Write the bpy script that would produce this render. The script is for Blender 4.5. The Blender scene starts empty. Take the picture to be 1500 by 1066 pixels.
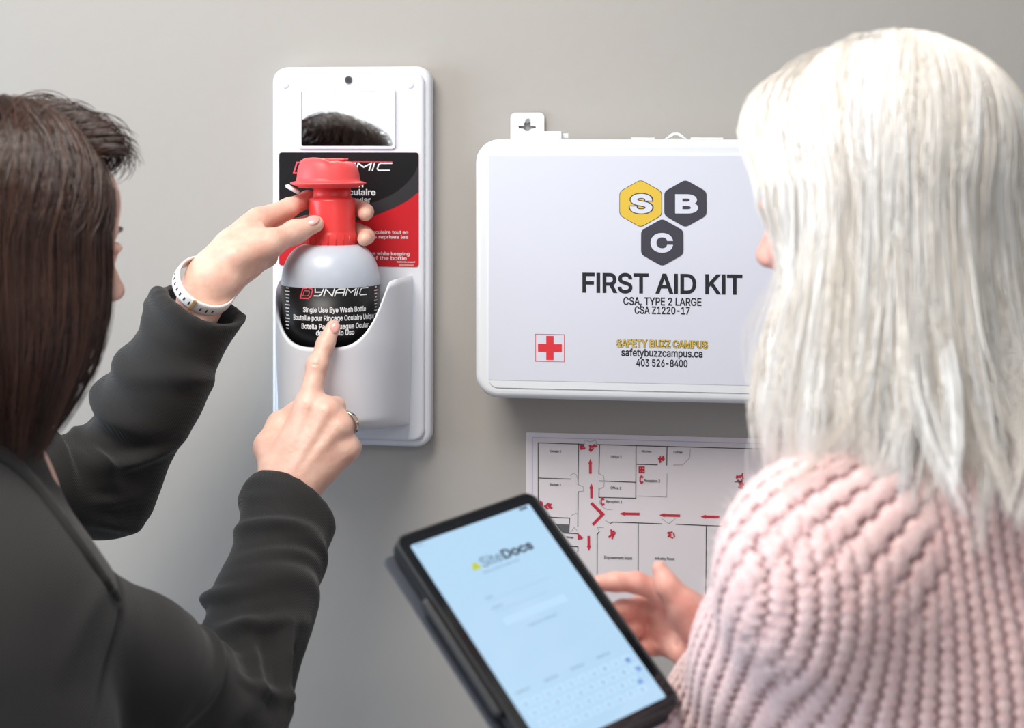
import bpy, bmesh, math, random
import numpy as np
from mathutils import Vector, Matrix

random.seed(7)
rng = np.random.default_rng(7)
C = bpy.context.scene.collection
SC = bpy.context.scene
pi = math.pi

# ------------------------------------------------------------------ camera
FPX, CX, HY = 2600.0, 750.0, 205.0          # focal length, centre column, horizon row (1500 x 1066 frame)
YAW = math.radians(9.2)
CAM = np.array([0.0, -2.08, 1.65])
FW = np.array([-math.sin(YAW), math.cos(YAW), 0.0])
RT = np.array([math.cos(YAW), math.sin(YAW), 0.0])
UP = np.array([0.0, 0.0, 1.0])
cd = bpy.data.cameras.new('camera'); cam = bpy.data.objects.new('camera', cd); C.objects.link(cam)
cam.location = CAM; cam.rotation_euler = (pi / 2, 0, YAW)
cd.sensor_width = 36; cd.lens = FPX / 1500 * 36
cd.shift_y = -(533 - HY) / 1500
cd.clip_start = 0.05
cd.dof.use_dof = True; cd.dof.focus_distance = 2.0; cd.dof.aperture_fstop = 4.6
SC.camera = cam

# ------------------------------------------------------------------ exposure, world, lights
SC.cycles.diffuse_bounces = 8; SC.cycles.max_bounces = 14
SC.view_settings.view_transform = 'Standard'
SC.view_settings.look = 'None'
SC.view_settings.gamma = 1
SC.view_settings.use_curve_mapping = False
SC.view_settings.exposure = 0.1
w = bpy.data.worlds.new('world'); SC.world = w; w.use_nodes = True
w.node_tree.nodes['Background'].inputs[0].default_value = (0.86, 0.92, 1.0, 1)
w.node_tree.nodes['Background'].inputs[1].default_value = 1.0

def area(name, loc, size, power, col, target=None, rot=None):
    l = bpy.data.lights.new(name, 'AREA'); l.shape = 'RECTANGLE'; l.size, l.size_y = size
    l.energy = power; l.color = col
    o = bpy.data.objects.new(name, l); C.objects.link(o); o.location = loc
    if rot is not None: o.rotation_euler = rot
    else: o.rotation_euler = (Vector(target) - Vector(loc)).to_track_quat('-Z', 'Y').to_euler()
    return o
area('unseen_ceiling_light', (-0.75, -1.20, 2.66), (0.9, 0.9), 38, (1.0, 0.955, 0.89), rot=(0, 0, 0))
area('unseen_ceiling_light', (1.0, -3.0, 2.66), (1.2, 0.6), 18, (1.0, 0.97, 0.93), rot=(0, 0, 0))  # unseen second panel, added to brighten the room
area('window_daylight', (-3.16, -1.17, 1.55), (1.5, 1.75), 64, (0.68, 0.83, 1.0), rot=(0, -pi / 2, 0))
area('back_window_daylight', (-2.12, -4.40, 1.6), (1.5, 1.7), 5.2, (0.97, 0.98, 1.0), rot=(pi / 2, 0, 0))

# ------------------------------------------------------------------ projection helpers
def Pd(px, py, depth):
    u = (px - CX) / FPX; v = (HY - py) / FPX
    return CAM + depth * (FW + u * RT + v * UP)
def P(px, py, y):
    u = (px - CX) / FPX
    d = FW[1] + u * RT[1]
    return Pd(px, py, (y - CAM[1]) / d)
def scale_at(px, y):                       # pixels per metre at that column and distance
    return FPX / ((y - CAM[1]) / (FW[1] + (px - CX) / FPX * RT[1]))

# ------------------------------------------------------------------ materials
def lin(c):
    return tuple(((x / 255) / 12.92 if x / 255 <= .04045 else ((x / 255 + .055) / 1.055) ** 2.4) for x in c)
MATS = {}
def mat(name, rgb, rough=.5, metal=0, spec=.5, bump=None, noise=None, sss=0, sheen=0, coat=0, emis=None, trans=0, alpha=None):
    if name in MATS: return MATS[name]
    m = bpy.data.materials.new(name); m.use_nodes = True
    nt = m.node_tree; b = nt.nodes['Principled BSDF']; L = nt.links
    col = (*rgb, 1)
    b.inputs['Base Color'].default_value = col
    b.inputs['Roughness'].default_value = rough
    b.inputs['Metallic'].default_value = metal
    b.inputs['Specular IOR Level'].default_value = spec
    if sss:
        b.inputs['Subsurface Weight'].default_value = sss
        b.inputs['Subsurface Radius'].default_value = (.012, .004, .002)
        b.inputs['Subsurface Scale'].default_value = 1
    if sheen:
        b.inputs['Sheen Weight'].default_value = sheen; b.inputs['Sheen Roughness'].default_value = .5
    if coat: b.inputs['Coat Weight'].default_value = coat
    if trans: b.inputs['Transmission Weight'].default_value = trans
    if emis:
        b.inputs['Emission Color'].default_value = (*emis[0], 1); b.inputs['Emission Strength'].default_value = emis[1]
    tc = nt.nodes.new('ShaderNodeTexCoord')
    if noise:                                # (scale, amount, second colour)
        n = nt.nodes.new('ShaderNodeTexNoise'); n.inputs['Scale'].default_value = noise[0]; n.inputs['Detail'].default_value = 5
        L.new(tc.outputs['Object'], n.inputs['Vector'])
        r = nt.nodes.new('ShaderNodeMapRange'); r.inputs[1].default_value = .35; r.inputs[2].default_value = .65
        r.inputs[3].default_value = 0; r.inputs[4].default_value = noise[1]
        L.new(n.outputs['Fac'], r.inputs[0])
        mx = nt.nodes.new('ShaderNodeMix'); mx.data_type = 'RGBA'
        mx.inputs[6].default_value = col; mx.inputs[7].default_value = (*noise[2], 1)
        L.new(r.outputs[0], mx.inputs[0]); L.new(mx.outputs[2], b.inputs['Base Color'])
    if bump:                                 # (scale, strength, distance)
        n = nt.nodes.new('ShaderNodeTexNoise'); n.inputs['Scale'].default_value = bump[0]; n.inputs['Detail'].default_value = 4
        L.new(tc.outputs['Object'], n.inputs['Vector'])
        bp = nt.nodes.new('ShaderNodeBump'); bp.inputs['Strength'].default_value = bump[1]; bp.inputs['Distance'].default_value = bump[2]
        L.new(n.outputs['Fac'], bp.inputs['Height']); L.new(bp.outputs[0], b.inputs['Normal'])
    MATS[name] = m
    return m

M_wall = mat('painted wall', lin((172, 167, 161)), .62, bump=(55, .35, .0012), noise=(2.2, .35, lin((165, 160, 155))))
M_room = mat('room paint', (.78, .77, .75), .8)
M_floor = mat('floor vinyl', (.13, .15, .18), .4, noise=(6, .6, (.10, .12, .15)))
M_white = mat('white moulded plastic', lin((228, 231, 238)), .32, spec=.5, bump=(180, .05, .0004))
M_kit = mat('white enamelled metal', lin((230, 233, 236)), .35)
M_sheet = mat('white printed sticker', lin((218, 220, 231)), .42)
M_red = mat('red plastic', lin((232, 62, 62)), .33, sss=.15)
M_redcap = mat('matte red soft plastic', lin((238, 82, 84)), .45, sss=.15)
M_redink = mat('red print', lin((200, 22, 34)), .35)
M_black = mat('black glossy label', lin((20, 20, 22)), .38, spec=.3)
M_grey_ink = mat('dark grey print', lin((50, 50, 53)), .42, spec=.3)
M_ink = mat('black print', lin((24, 26, 34)), .5)
M_hex = mat('charcoal print', lin((62, 60, 70)), .45)
M_yel = mat('yellow print', lin((226, 190, 66)), .45)
M_wink = mat('white print', lin((235, 235, 238)), .5)
M_redcross = mat('red cross print', lin((222, 48, 58)), .5)
M_bottle = mat('translucent white bottle plastic', lin((194, 201, 213)), .3, sss=.3)
M_metal = mat('screw steel', (.45, .45, .45), .3, metal=1)
M_silver = mat('ring silver', (.55, .5, .42), .25, metal=1)
M_mirror = mat('mirror glass', (.93, .93, .92), .01, metal=1)
M_strap = mat('white rubber strap', lin((240, 238, 235)), .5)
M_gold = mat('rose gold', lin((236, 196, 150)), .4, metal=.6)
M_hole = mat('dark slot', lin((60, 50, 45)), .6)
M_skin = mat('skin light', lin((234, 194, 175)), .45, sss=.2, noise=(55, .6, lin((222, 166, 148))), bump=(170, .55, .0011))
M_skin2 = mat('skin pink', lin((228, 176, 162)), .48, sss=.2, noise=(60, .6, lin((212, 142, 130))), bump=(170, .55, .0011))
M_nail = mat('fingernail', lin((222, 165, 158)), .25, sss=.2)
M_lips = mat('lips', lin((190, 105, 100)), .4)
M_eye = mat('eye white', (.8, .79, .77), .1)
M_iris = mat('iris', (.08, .06, .04), .1)
M_tab = mat('black tablet case', lin((26, 27, 31)), .55, bump=(400, .2, .0004))
M_tabglass = mat('black glass bezel', lin((14, 16, 20)), .08)
M_flap = mat('grey folio lining', lin((58, 62, 72)), .6)
M_lam = mat('laminated paper', lin((226, 218, 220)), .3, coat=.3)
M_lamedge = mat('clear laminate edge', lin((214, 210, 212)), .2)
M_blueink = mat('pale blue print', lin((176, 186, 220)), .5)
M_mapred = mat('map red print', lin((198, 40, 62)), .5)
M_mapgrey = mat('map grey print', lin((150, 145, 148)), .5)
M_trouser = mat('dark trousers', (.03, .03, .035), .85)
M_jeans = mat('blue jeans', (.07, .1, .18), .85, noise=(60, .5, (.1, .14, .22)))
M_shoe = mat('shoe leather', (.02, .018, .017), .4)
M_shirt = mat('charcoal blouse', (.035, .035, .04), .8)

def cloth_mat():
    m = mat('charcoal twill', lin((46, 45, 45)), .88, spec=.2, sheen=.12)
    nt = m.node_tree; b = nt.nodes['Principled BSDF']; L = nt.links
    tc = nt.nodes.new('ShaderNodeTexCoord')
    wv = nt.nodes.new('ShaderNodeTexWave'); wv.bands_direction = 'DIAGONAL'; wv.inputs['Scale'].default_value = 160
    wv.inputs['Distortion'].default_value = .6
    L.new(tc.outputs['Object'], wv.inputs['Vector'])
    bp = nt.nodes.new('ShaderNodeBump'); bp.inputs['Strength'].default_value = .5; bp.inputs['Distance'].default_value = .0007
    L.new(wv.outputs['Fac'], bp.inputs['Height']); L.new(bp.outputs[0], b.inputs['Normal'])
    return m
M_blazer = cloth_mat()

def knit_mat():
    m = mat('pale pink wool', lin((240, 214, 218)), .95, spec=.1, sheen=.35)
    nt = m.node_tree; b = nt.nodes['Principled BSDF']; L = nt.links
    tc = nt.nodes.new('ShaderNodeTexCoord')
    n2 = nt.nodes.new('ShaderNodeTexNoise'); n2.inputs['Scale'].default_value = 130; n2.inputs['Detail'].default_value = 3
    L.new(tc.outputs['Object'], n2.inputs['Vector'])
    at = nt.nodes.new('ShaderNodeAttribute'); at.attribute_name = 'yarn'      # 1 on the yarn, 0 in the stitch holes, which carry painted shade
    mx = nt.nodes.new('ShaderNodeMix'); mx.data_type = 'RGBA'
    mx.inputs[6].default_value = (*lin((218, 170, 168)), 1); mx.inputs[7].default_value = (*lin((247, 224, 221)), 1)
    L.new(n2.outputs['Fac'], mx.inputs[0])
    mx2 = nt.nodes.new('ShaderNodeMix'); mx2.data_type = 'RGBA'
    mx2.inputs[6].default_value = (*lin((126, 66, 74)), 1)  # shade inside the stitch holes, painted into the wool colour
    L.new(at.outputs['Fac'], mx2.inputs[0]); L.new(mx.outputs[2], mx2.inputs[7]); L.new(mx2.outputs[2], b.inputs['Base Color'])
    n = nt.nodes.new('ShaderNodeTexNoise'); n.inputs['Scale'].default_value = 420; n.inputs['Detail'].default_value = 3
    L.new(tc.outputs['Object'], n.inputs['Vector'])
    bp = nt.nodes.new('ShaderNodeBump'); bp.inputs['Strength'].default_value = .8; bp.inputs['Distance'].default_value = .002
    L.new(n.outputs['Fac'], bp.inputs['Height']); L.new(bp.outputs[0], b.inputs['Normal'])
    return m
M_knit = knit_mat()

def hair_mat(name, c1, c2, rough, spec=.5, through=0.):
    m = bpy.data.materials.new(name); m.use_nodes = True
    nt = m.node_tree; b = nt.nodes['Principled BSDF']; L = nt.links
    at = nt.nodes.new('ShaderNodeAttribute'); at.attribute_name = 'tone'      # every strand has its own tone
    mx = nt.nodes.new('ShaderNodeMix'); mx.data_type = 'RGBA'
    mx.inputs[6].default_value = (*c1, 1); mx.inputs[7].default_value = (*c2, 1)
    L.new(at.outputs['Fac'], mx.inputs[0]); L.new(mx.outputs[2], b.inputs['Base Color'])
    b.inputs['Roughness'].default_value = rough; b.inputs['Specular IOR Level'].default_value = spec
    if through:                                # pale strands let light through
        tr = nt.nodes.new('ShaderNodeBsdfTranslucent'); L.new(mx.outputs[2], tr.inputs['Color'])
        ms = nt.nodes.new('ShaderNodeMixShader'); ms.inputs[0].default_value = through
        L.new(b.outputs[0], ms.inputs[1]); L.new(tr.outputs[0], ms.inputs[2]); L.new(ms.outputs[0], nt.nodes['Material Output'].inputs['Surface'])
    return m
M_blonde = hair_mat('platinum blonde hair', lin((236, 226, 213)), lin((255, 254, 253)), .36, .4)
M_brown = hair_mat('dark brown hair', lin((34, 21, 16)), lin((78, 50, 39)), .27, .8)

def screen_mat():
    m = bpy.data.materials.new('lit tablet screen'); m.use_nodes = True
    nt = m.node_tree; b = nt.nodes['Principled BSDF']
    b.inputs['Base Color'].default_value = (.02, .02, .02, 1); b.inputs['Roughness'].default_value = .1
    b.inputs['Emission Color'].default_value = (*lin((178, 214, 242)), 1); b.inputs['Emission Strength'].default_value = .95
    return m
M_screen = screen_mat()
def emis_ink(name, c, s=.9):
    return mat(name, (.02, .02, .02), .3, emis=(lin(c), s))
M_scr_dark = emis_ink('screen dark text', (46, 62, 78))
M_scr_mid = emis_ink('screen grey text', (96, 124, 148))
M_scr_pale = emis_ink('screen pale shapes', (164, 200, 230))
M_scr_key = emis_ink('screen key shapes', (186, 221, 248), .95)
M_scr_yel = emis_ink('screen yellow', (196, 206, 40))
M_scr_blue = emis_ink('screen blue', (120, 160, 225))

# ------------------------------------------------------------------ object helpers
def mesh_obj(name, verts, faces, m, parent=None, smooth=True):
    me = bpy.data.meshes.new(name)
    if isinstance(verts, np.ndarray) and isinstance(faces, np.ndarray):
        k = faces.shape[1]
        me.vertices.add(len(verts)); me.vertices.foreach_set('co', np.ascontiguousarray(verts, dtype=np.float32).ravel())
        me.loops.add(faces.size); me.loops.foreach_set('vertex_index', np.ascontiguousarray(faces, dtype=np.int32).ravel())
        me.polygons.add(len(faces)); me.polygons.foreach_set('loop_start', np.arange(0, faces.size, k, dtype=np.int32))
        me.update(calc_edges=True); me.validate()
    else:
        me.from_pydata([tuple(v) for v in verts], [], [tuple(f) for f in faces]); me.update()
    if m is not None:
        for x in (m if isinstance(m, (list, tuple)) else [m]): me.materials.append(x)
    if smooth: me.polygons.foreach_set('use_smooth', [True] * len(me.polygons))
    o = bpy.data.objects.new(name, me); C.objects.link(o)
    if parent is not None: o.parent = parent; o.matrix_parent_inverse = parent.matrix_world.inverted()
    return o

def bm_obj(name, bm, m, parent=None, smooth=False):
    me = bpy.data.meshes.new(name); bm.to_mesh(me); bm.free()
    for x in (m if isinstance(m, (list, tuple)) else [m]): me.materials.append(x)
    if smooth: me.polygons.foreach_set('use_smooth', [True] * len(me.polygons))
    o = bpy.data.objects.new(name, me); C.objects.link(o)
    if parent is not None: o.parent = parent; o.matrix_parent_inverse = parent.matrix_world.inverted()
    return o

def thing(name, loc, label, cat, group=None):
    o = bpy.data.objects.new(name, None); C.objects.link(o); o.location = loc; o.empty_display_size = .05
    o['label'] = label; o['category'] = cat
    if group: o['group'] = group
    bpy.context.view_layer.update()
    return o

def struct(name, verts, faces, m):
    o = mesh_obj(name, verts, faces, m, smooth=False); o['kind'] = 'structure'; return o

def box_v(lo, hi):
    x0, y0, z0 = lo; x1, y1, z1 = hi
    v = [(x0, y0, z0), (x1, y0, z0), (x1, y1, z0), (x0, y1, z0), (x0, y0, z1), (x1, y0, z1), (x1, y1, z1), (x0, y1, z1)]
    f = [(0, 3, 2, 1), (4, 5, 6, 7), (0, 1, 5, 4), (1, 2, 6, 5), (2, 3, 7, 6), (3, 0, 4, 7)]
    return v, f

def box(name, lo, hi, m, parent=None, bevel=0, seg=3):
    bm = bmesh.new(); v, f = box_v(lo, hi)
    vs = [bm.verts.new(p) for p in v]
    for q in f: bm.faces.new([vs[i] for i in q])
    if bevel: bmesh.ops.bevel(bm, geom=list(bm.edges), offset=bevel, segments=seg, profile=.5, affect='EDGES')
    return bm_obj(name, bm, m, parent, smooth=bool(bevel))

def curve_mesh(splines, extrude=0, bevel=0, res=3):
    """2-D outlines (holes by even-odd fill) -> (verts, faces) in x, y, z with z the thickness."""
    cu = bpy.data.curves.new('t', 'CURVE'); cu.dimensions = '2D'; cu.fill_mode = 'BOTH'
    cu.extrude = extrude; cu.bevel_depth = bevel; cu.bevel_resolution = res
    if bevel: cu.offset = -bevel
    for pts in splines:
        s = cu.splines.new('POLY'); s.points.add(len(pts) - 1); s.use_cyclic_u = True
        for p, q in zip(s.points, pts): p.co = (q[0], q[1], 0, 1)
    o = bpy.data.objects.new('t', cu); me = o.to_mesh()
    v = np.array([tuple(x.co) for x in me.vertices]); f = [tuple(p.vertices) for p in me.polygons]
    o.to_mesh_clear(); bpy.data.objects.remove(o); bpy.data.curves.remove(cu)
    return v, f

def rrect(x0, y0, x1, y1, r, n=8):
    pts = []
    for cx, cy, a0 in ((x1 - r, y1 - r, 0), (x0 + r, y1 - r, 90), (x0 + r, y0 + r, 180), (x1 - r, y0 + r, 270)):
        for i in range(n + 1):
            a = math.radians(a0 + 90 * i / n); pts.append((cx + r * math.cos(a), cy + r * math.sin(a)))
    return pts

def wall_plate(name, splines, y_front, y_back, m, parent, bevel=0, res=3, smooth=False):
    """Outlines in world X,Z made into a plate between two distances from the wall."""
    e = (y_back - y_front) / 2 - bevel
    v, f = curve_mesh(splines, max(e, 0), bevel, res)
    w_ = np.stack([v[:, 0], (y_back + y_front) / 2 - v[:, 2], v[:, 1]], 1)
    bm = bmesh.new(); vs = [bm.verts.new(p) for p in w_]
    for q in f:
        try: bm.faces.new([vs[i] for i in q])
        except ValueError: pass
    bmesh.ops.remove_doubles(bm, verts=bm.verts, dist=1e-6)
    bmesh.ops.recalc_face_normals(bm, faces=bm.faces)
    o = bm_obj(name, bm, m, parent, smooth=False)
    if bevel:
        for p in o.data.polygons: p.use_smooth = abs(p.normal.y) < .98
    return o

FONT = None
try:                                         # the grotesque that ships inside Blender; else its built-in font
    import os
    FONT = bpy.data.fonts.load(os.path.join(bpy.utils.resource_path('LOCAL'), 'datafiles', 'fonts', 'Inter.woff2'))
except Exception:
    FONT = None
from mathutils.geometry import delaunay_2d_cdt
_glyphs = {}
def glyph(ch, bold):
    """One character at size 1: outline from the font, filled by the non-zero winding rule -> (verts, faces)."""
    if (ch, bold) in _glyphs: return _glyphs[ch, bold]
    cu = bpy.data.curves.new('t', 'FONT'); cu.body = ch; cu.size = 10; cu.offset = bold * 10; cu.font = FONT or cu.font
    cu.resolution_u = 4; cu.fill_mode = 'NONE'
    o = bpy.data.objects.new('t', cu); me = o.to_mesh()
    v = np.array([(x.co.x, x.co.y) for x in me.vertices]).reshape(-1, 2) / 10 if me else []; e = [tuple(x.vertices) for x in me.edges] if me else []
    o.to_mesh_clear(); bpy.data.objects.remove(o); bpy.data.curves.remove(cu)
    if not e: _glyphs[ch, bold] = (np.zeros((0, 2)), []); return _glyphs[ch, bold]
    nx_ = {}
    for a, b in e: nx_.setdefault(a, []).append(b); nx_.setdefault(b, []).append(a)
    seen = set(); loops = []
    for st in sorted(nx_):
        if st in seen: continue
        loop = [st]; seen.add(st); nb = nx_[st]; cur = st + 1 if st + 1 in nb else nb[0]; prev = st
        while cur != st and cur not in seen:
            loop.append(cur); seen.add(cur); c = [q for q in nx_[cur] if q != prev]; prev = cur
            if not c: break
            cur = c[0]
        q = v[loop]; keep_ = np.hypot(*(q - np.roll(q, 1, 0)).T) > 1e-6; loops.append(q[keep_])
    ar_ = [.5 * np.sum(q[:, 0] * np.roll(q[:, 1], -1) - np.roll(q[:, 0], -1) * q[:, 1]) for q in loops]
    sg = np.sign(ar_[int(np.argmax(np.abs(ar_)))]); pts, segs = [], []
    for q in loops:                              # embolden by moving every outline outwards
        d1 = q - np.roll(q, 1, 0); d2 = np.roll(q, -1, 0) - q
        d1 /= np.hypot(*d1.T)[:, None]; d2 /= np.hypot(*d2.T)[:, None]
        n1 = np.stack([d1[:, 1], -d1[:, 0]], 1) * sg; n2 = np.stack([d2[:, 1], -d2[:, 0]], 1) * sg
        m_ = n1 + n2; m_ /= np.maximum(np.hypot(*m_.T), 1e-6)[:, None]; k_ = 1 / np.maximum((m_ * n1).sum(1), .55)
        q = q + m_ * (k_ * bold)[:, None]; n0 = len(pts); pts += list(q); L_ = len(q)
        segs += [(n0 + i_, n0 + (i_ + 1) % L_) for i_ in range(L_)]
    v = np.array(pts)
    r = delaunay_2d_cdt([Vector(p) for p in v], segs, [], 0, 1e-6)
    V2 = np.array([tuple(p) for p in r[0]]); A_ = v[[a for a, b in segs]]; B_ = v[[b for a, b in segs]]; keep = []
    for f in r[2]:
        c = V2[list(f)].mean(0)
        up_ = (A_[:, 1] <= c[1]) & (B_[:, 1] > c[1]); dn = (A_[:, 1] > c[1]) & (B_[:, 1] <= c[1])
        lf = (B_[:, 0] - A_[:, 0]) * (c[1] - A_[:, 1]) - (c[0] - A_[:, 0]) * (B_[:, 1] - A_[:, 1])
        if (up_ & (lf > 0)).sum() - (dn & (lf < 0)).sum() != 0: keep.append(tuple(f))
    _glyphs[ch, bold] = (V2, keep); return _glyphs[ch, bold]

def text2d(s, size=1, bold=0, shear=0):
    cu = bpy.data.curves.new('t', 'FONT'); cu.font = FONT or cu.font; cu.size = 10; cu.fill_mode = 'NONE'
    def width(t):
        cu.body = t; o = bpy.data.objects.new('t', cu); me = o.to_mesh()
        xs = [x.co.x for x in me.vertices] if me else []; o.to_mesh_clear(); bpy.data.objects.remove(o); return max(xs) / 10 if xs else 0
    V, F = [], []; n = 0; cut = 0; Tv = glyph('H', 0)[0]; H_ = Tv[:, 1].max()
    for k, ch in enumerate(s):
        g, f = glyph(ch, bold)
        if not len(f): continue
        x = width(s[:k + 1]) - glyph_right(ch) - cut
        if ch == 'I':                            # plain stem instead of the font's serifed capital I
            gi = glyph('I', 0)[0]; a0_, a1_ = gi[:, 0].min(), gi[:, 0].max(); st_ = .066; d_ = (a1_ - a0_ - st_) * .80
            cut += d_; xl = a0_ + (a1_ - a0_ - st_ - d_) / 2
            g = np.array([(xl - bold, -bold), (xl + st_ + bold, -bold), (xl + st_ + bold, H_ + bold), (xl - bold, H_ + bold)]); f = [(0, 1, 2, 3)]
        V.append(g + [x, 0]); F += [tuple(i + n for i in q) for q in f]; n += len(g)
    bpy.data.curves.remove(cu)
    return np.concatenate(V), F
_right = {}
def glyph_right(ch):
    if ch not in _right: _right[ch] = glyph(ch, 0)[0][:, 0].max()
    return _right[ch]

def fit_text(s, x0, y0, x1, y1, bold=0, shear=0):
    """Text stretched to fill a rectangle (cap height y0..y1, y up)."""
    v, f = text2d(s, 1, bold)
    a, b = v.min(0), v.max(0)
    base = text2d('H', 1, bold)[0]; lo, hi = base[:, 1].min(), base[:, 1].max()
    out = np.empty_like(v)
    out[:, 0] = x0 + (v[:, 0] - a[0]) / (b[0] - a[0]) * (x1 - x0)
    out[:, 1] = y0 + (v[:, 1] - lo) / (hi - lo) * (y1 - y0)
    return out, f

class Ink:
    """Collects flat 2-D shapes (x, y up) and lays them on a surface through a mapping."""
    def __init__(s): s.v = []; s.f = []; s.l = []; s.k = 0
    def add(s, v, f):
        n = len(s.v); s.v += [tuple(p) for p in v]; s.l += [s.k % 7 * 1.2e-5] * len(v); s.k += 1; s.f += [tuple(i + n for i in q) for q in f]
    def poly(s, pts): 
        v, f = curve_mesh([pts]) ; s.add(v[:, :2], f)
    def shape(s, splines):
        v, f = curve_mesh(splines); s.add(v[:, :2], f)
    def line(s, pts, w_, close=False):
        pts = [np.array(p, float) for p in pts]
        if close: pts = pts + [pts[0]]
        for a, b in zip(pts[:-1], pts[1:]):
            d = b - a; L = np.hypot(*d)
            if L < 1e-9: continue
            d /= L; n = np.array([-d[1], d[0]]) * w_ / 2; e = d * w_ / 2
            s.add([a - n - e, b - n + e, b + n + e, a + n - e], [(0, 1, 2, 3)])
    def text(s, *a, **k): s.add(*fit_text(*a, **k))
    def build(s, name, mapping, m, parent):
        if not s.v: return None
        return mesh_obj(name, [mapping(x, y, l) for (x, y), l in zip(s.v, s.l)], s.f, m, parent, smooth=False)

def lathe(name, prof, cx, cy, m, parent, n=64):
    prof = np.array(prof); k = len(prof)
    a = np.linspace(0, 2 * pi, n, endpoint=False)
    v = np.stack([cx + prof[:, None, 0] * np.cos(a), cy + prof[:, None, 0] * np.sin(a), np.repeat(prof[:, 1, None], n, 1)], -1).reshape(-1, 3)
    f = [(i * n + j, i * n + (j + 1) % n, (i + 1) * n + (j + 1) % n, (i + 1) * n + j) for i in range(k - 1) for j in range(n)]
    return mesh_obj(name, v.tolist(), f, m, parent)

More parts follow.
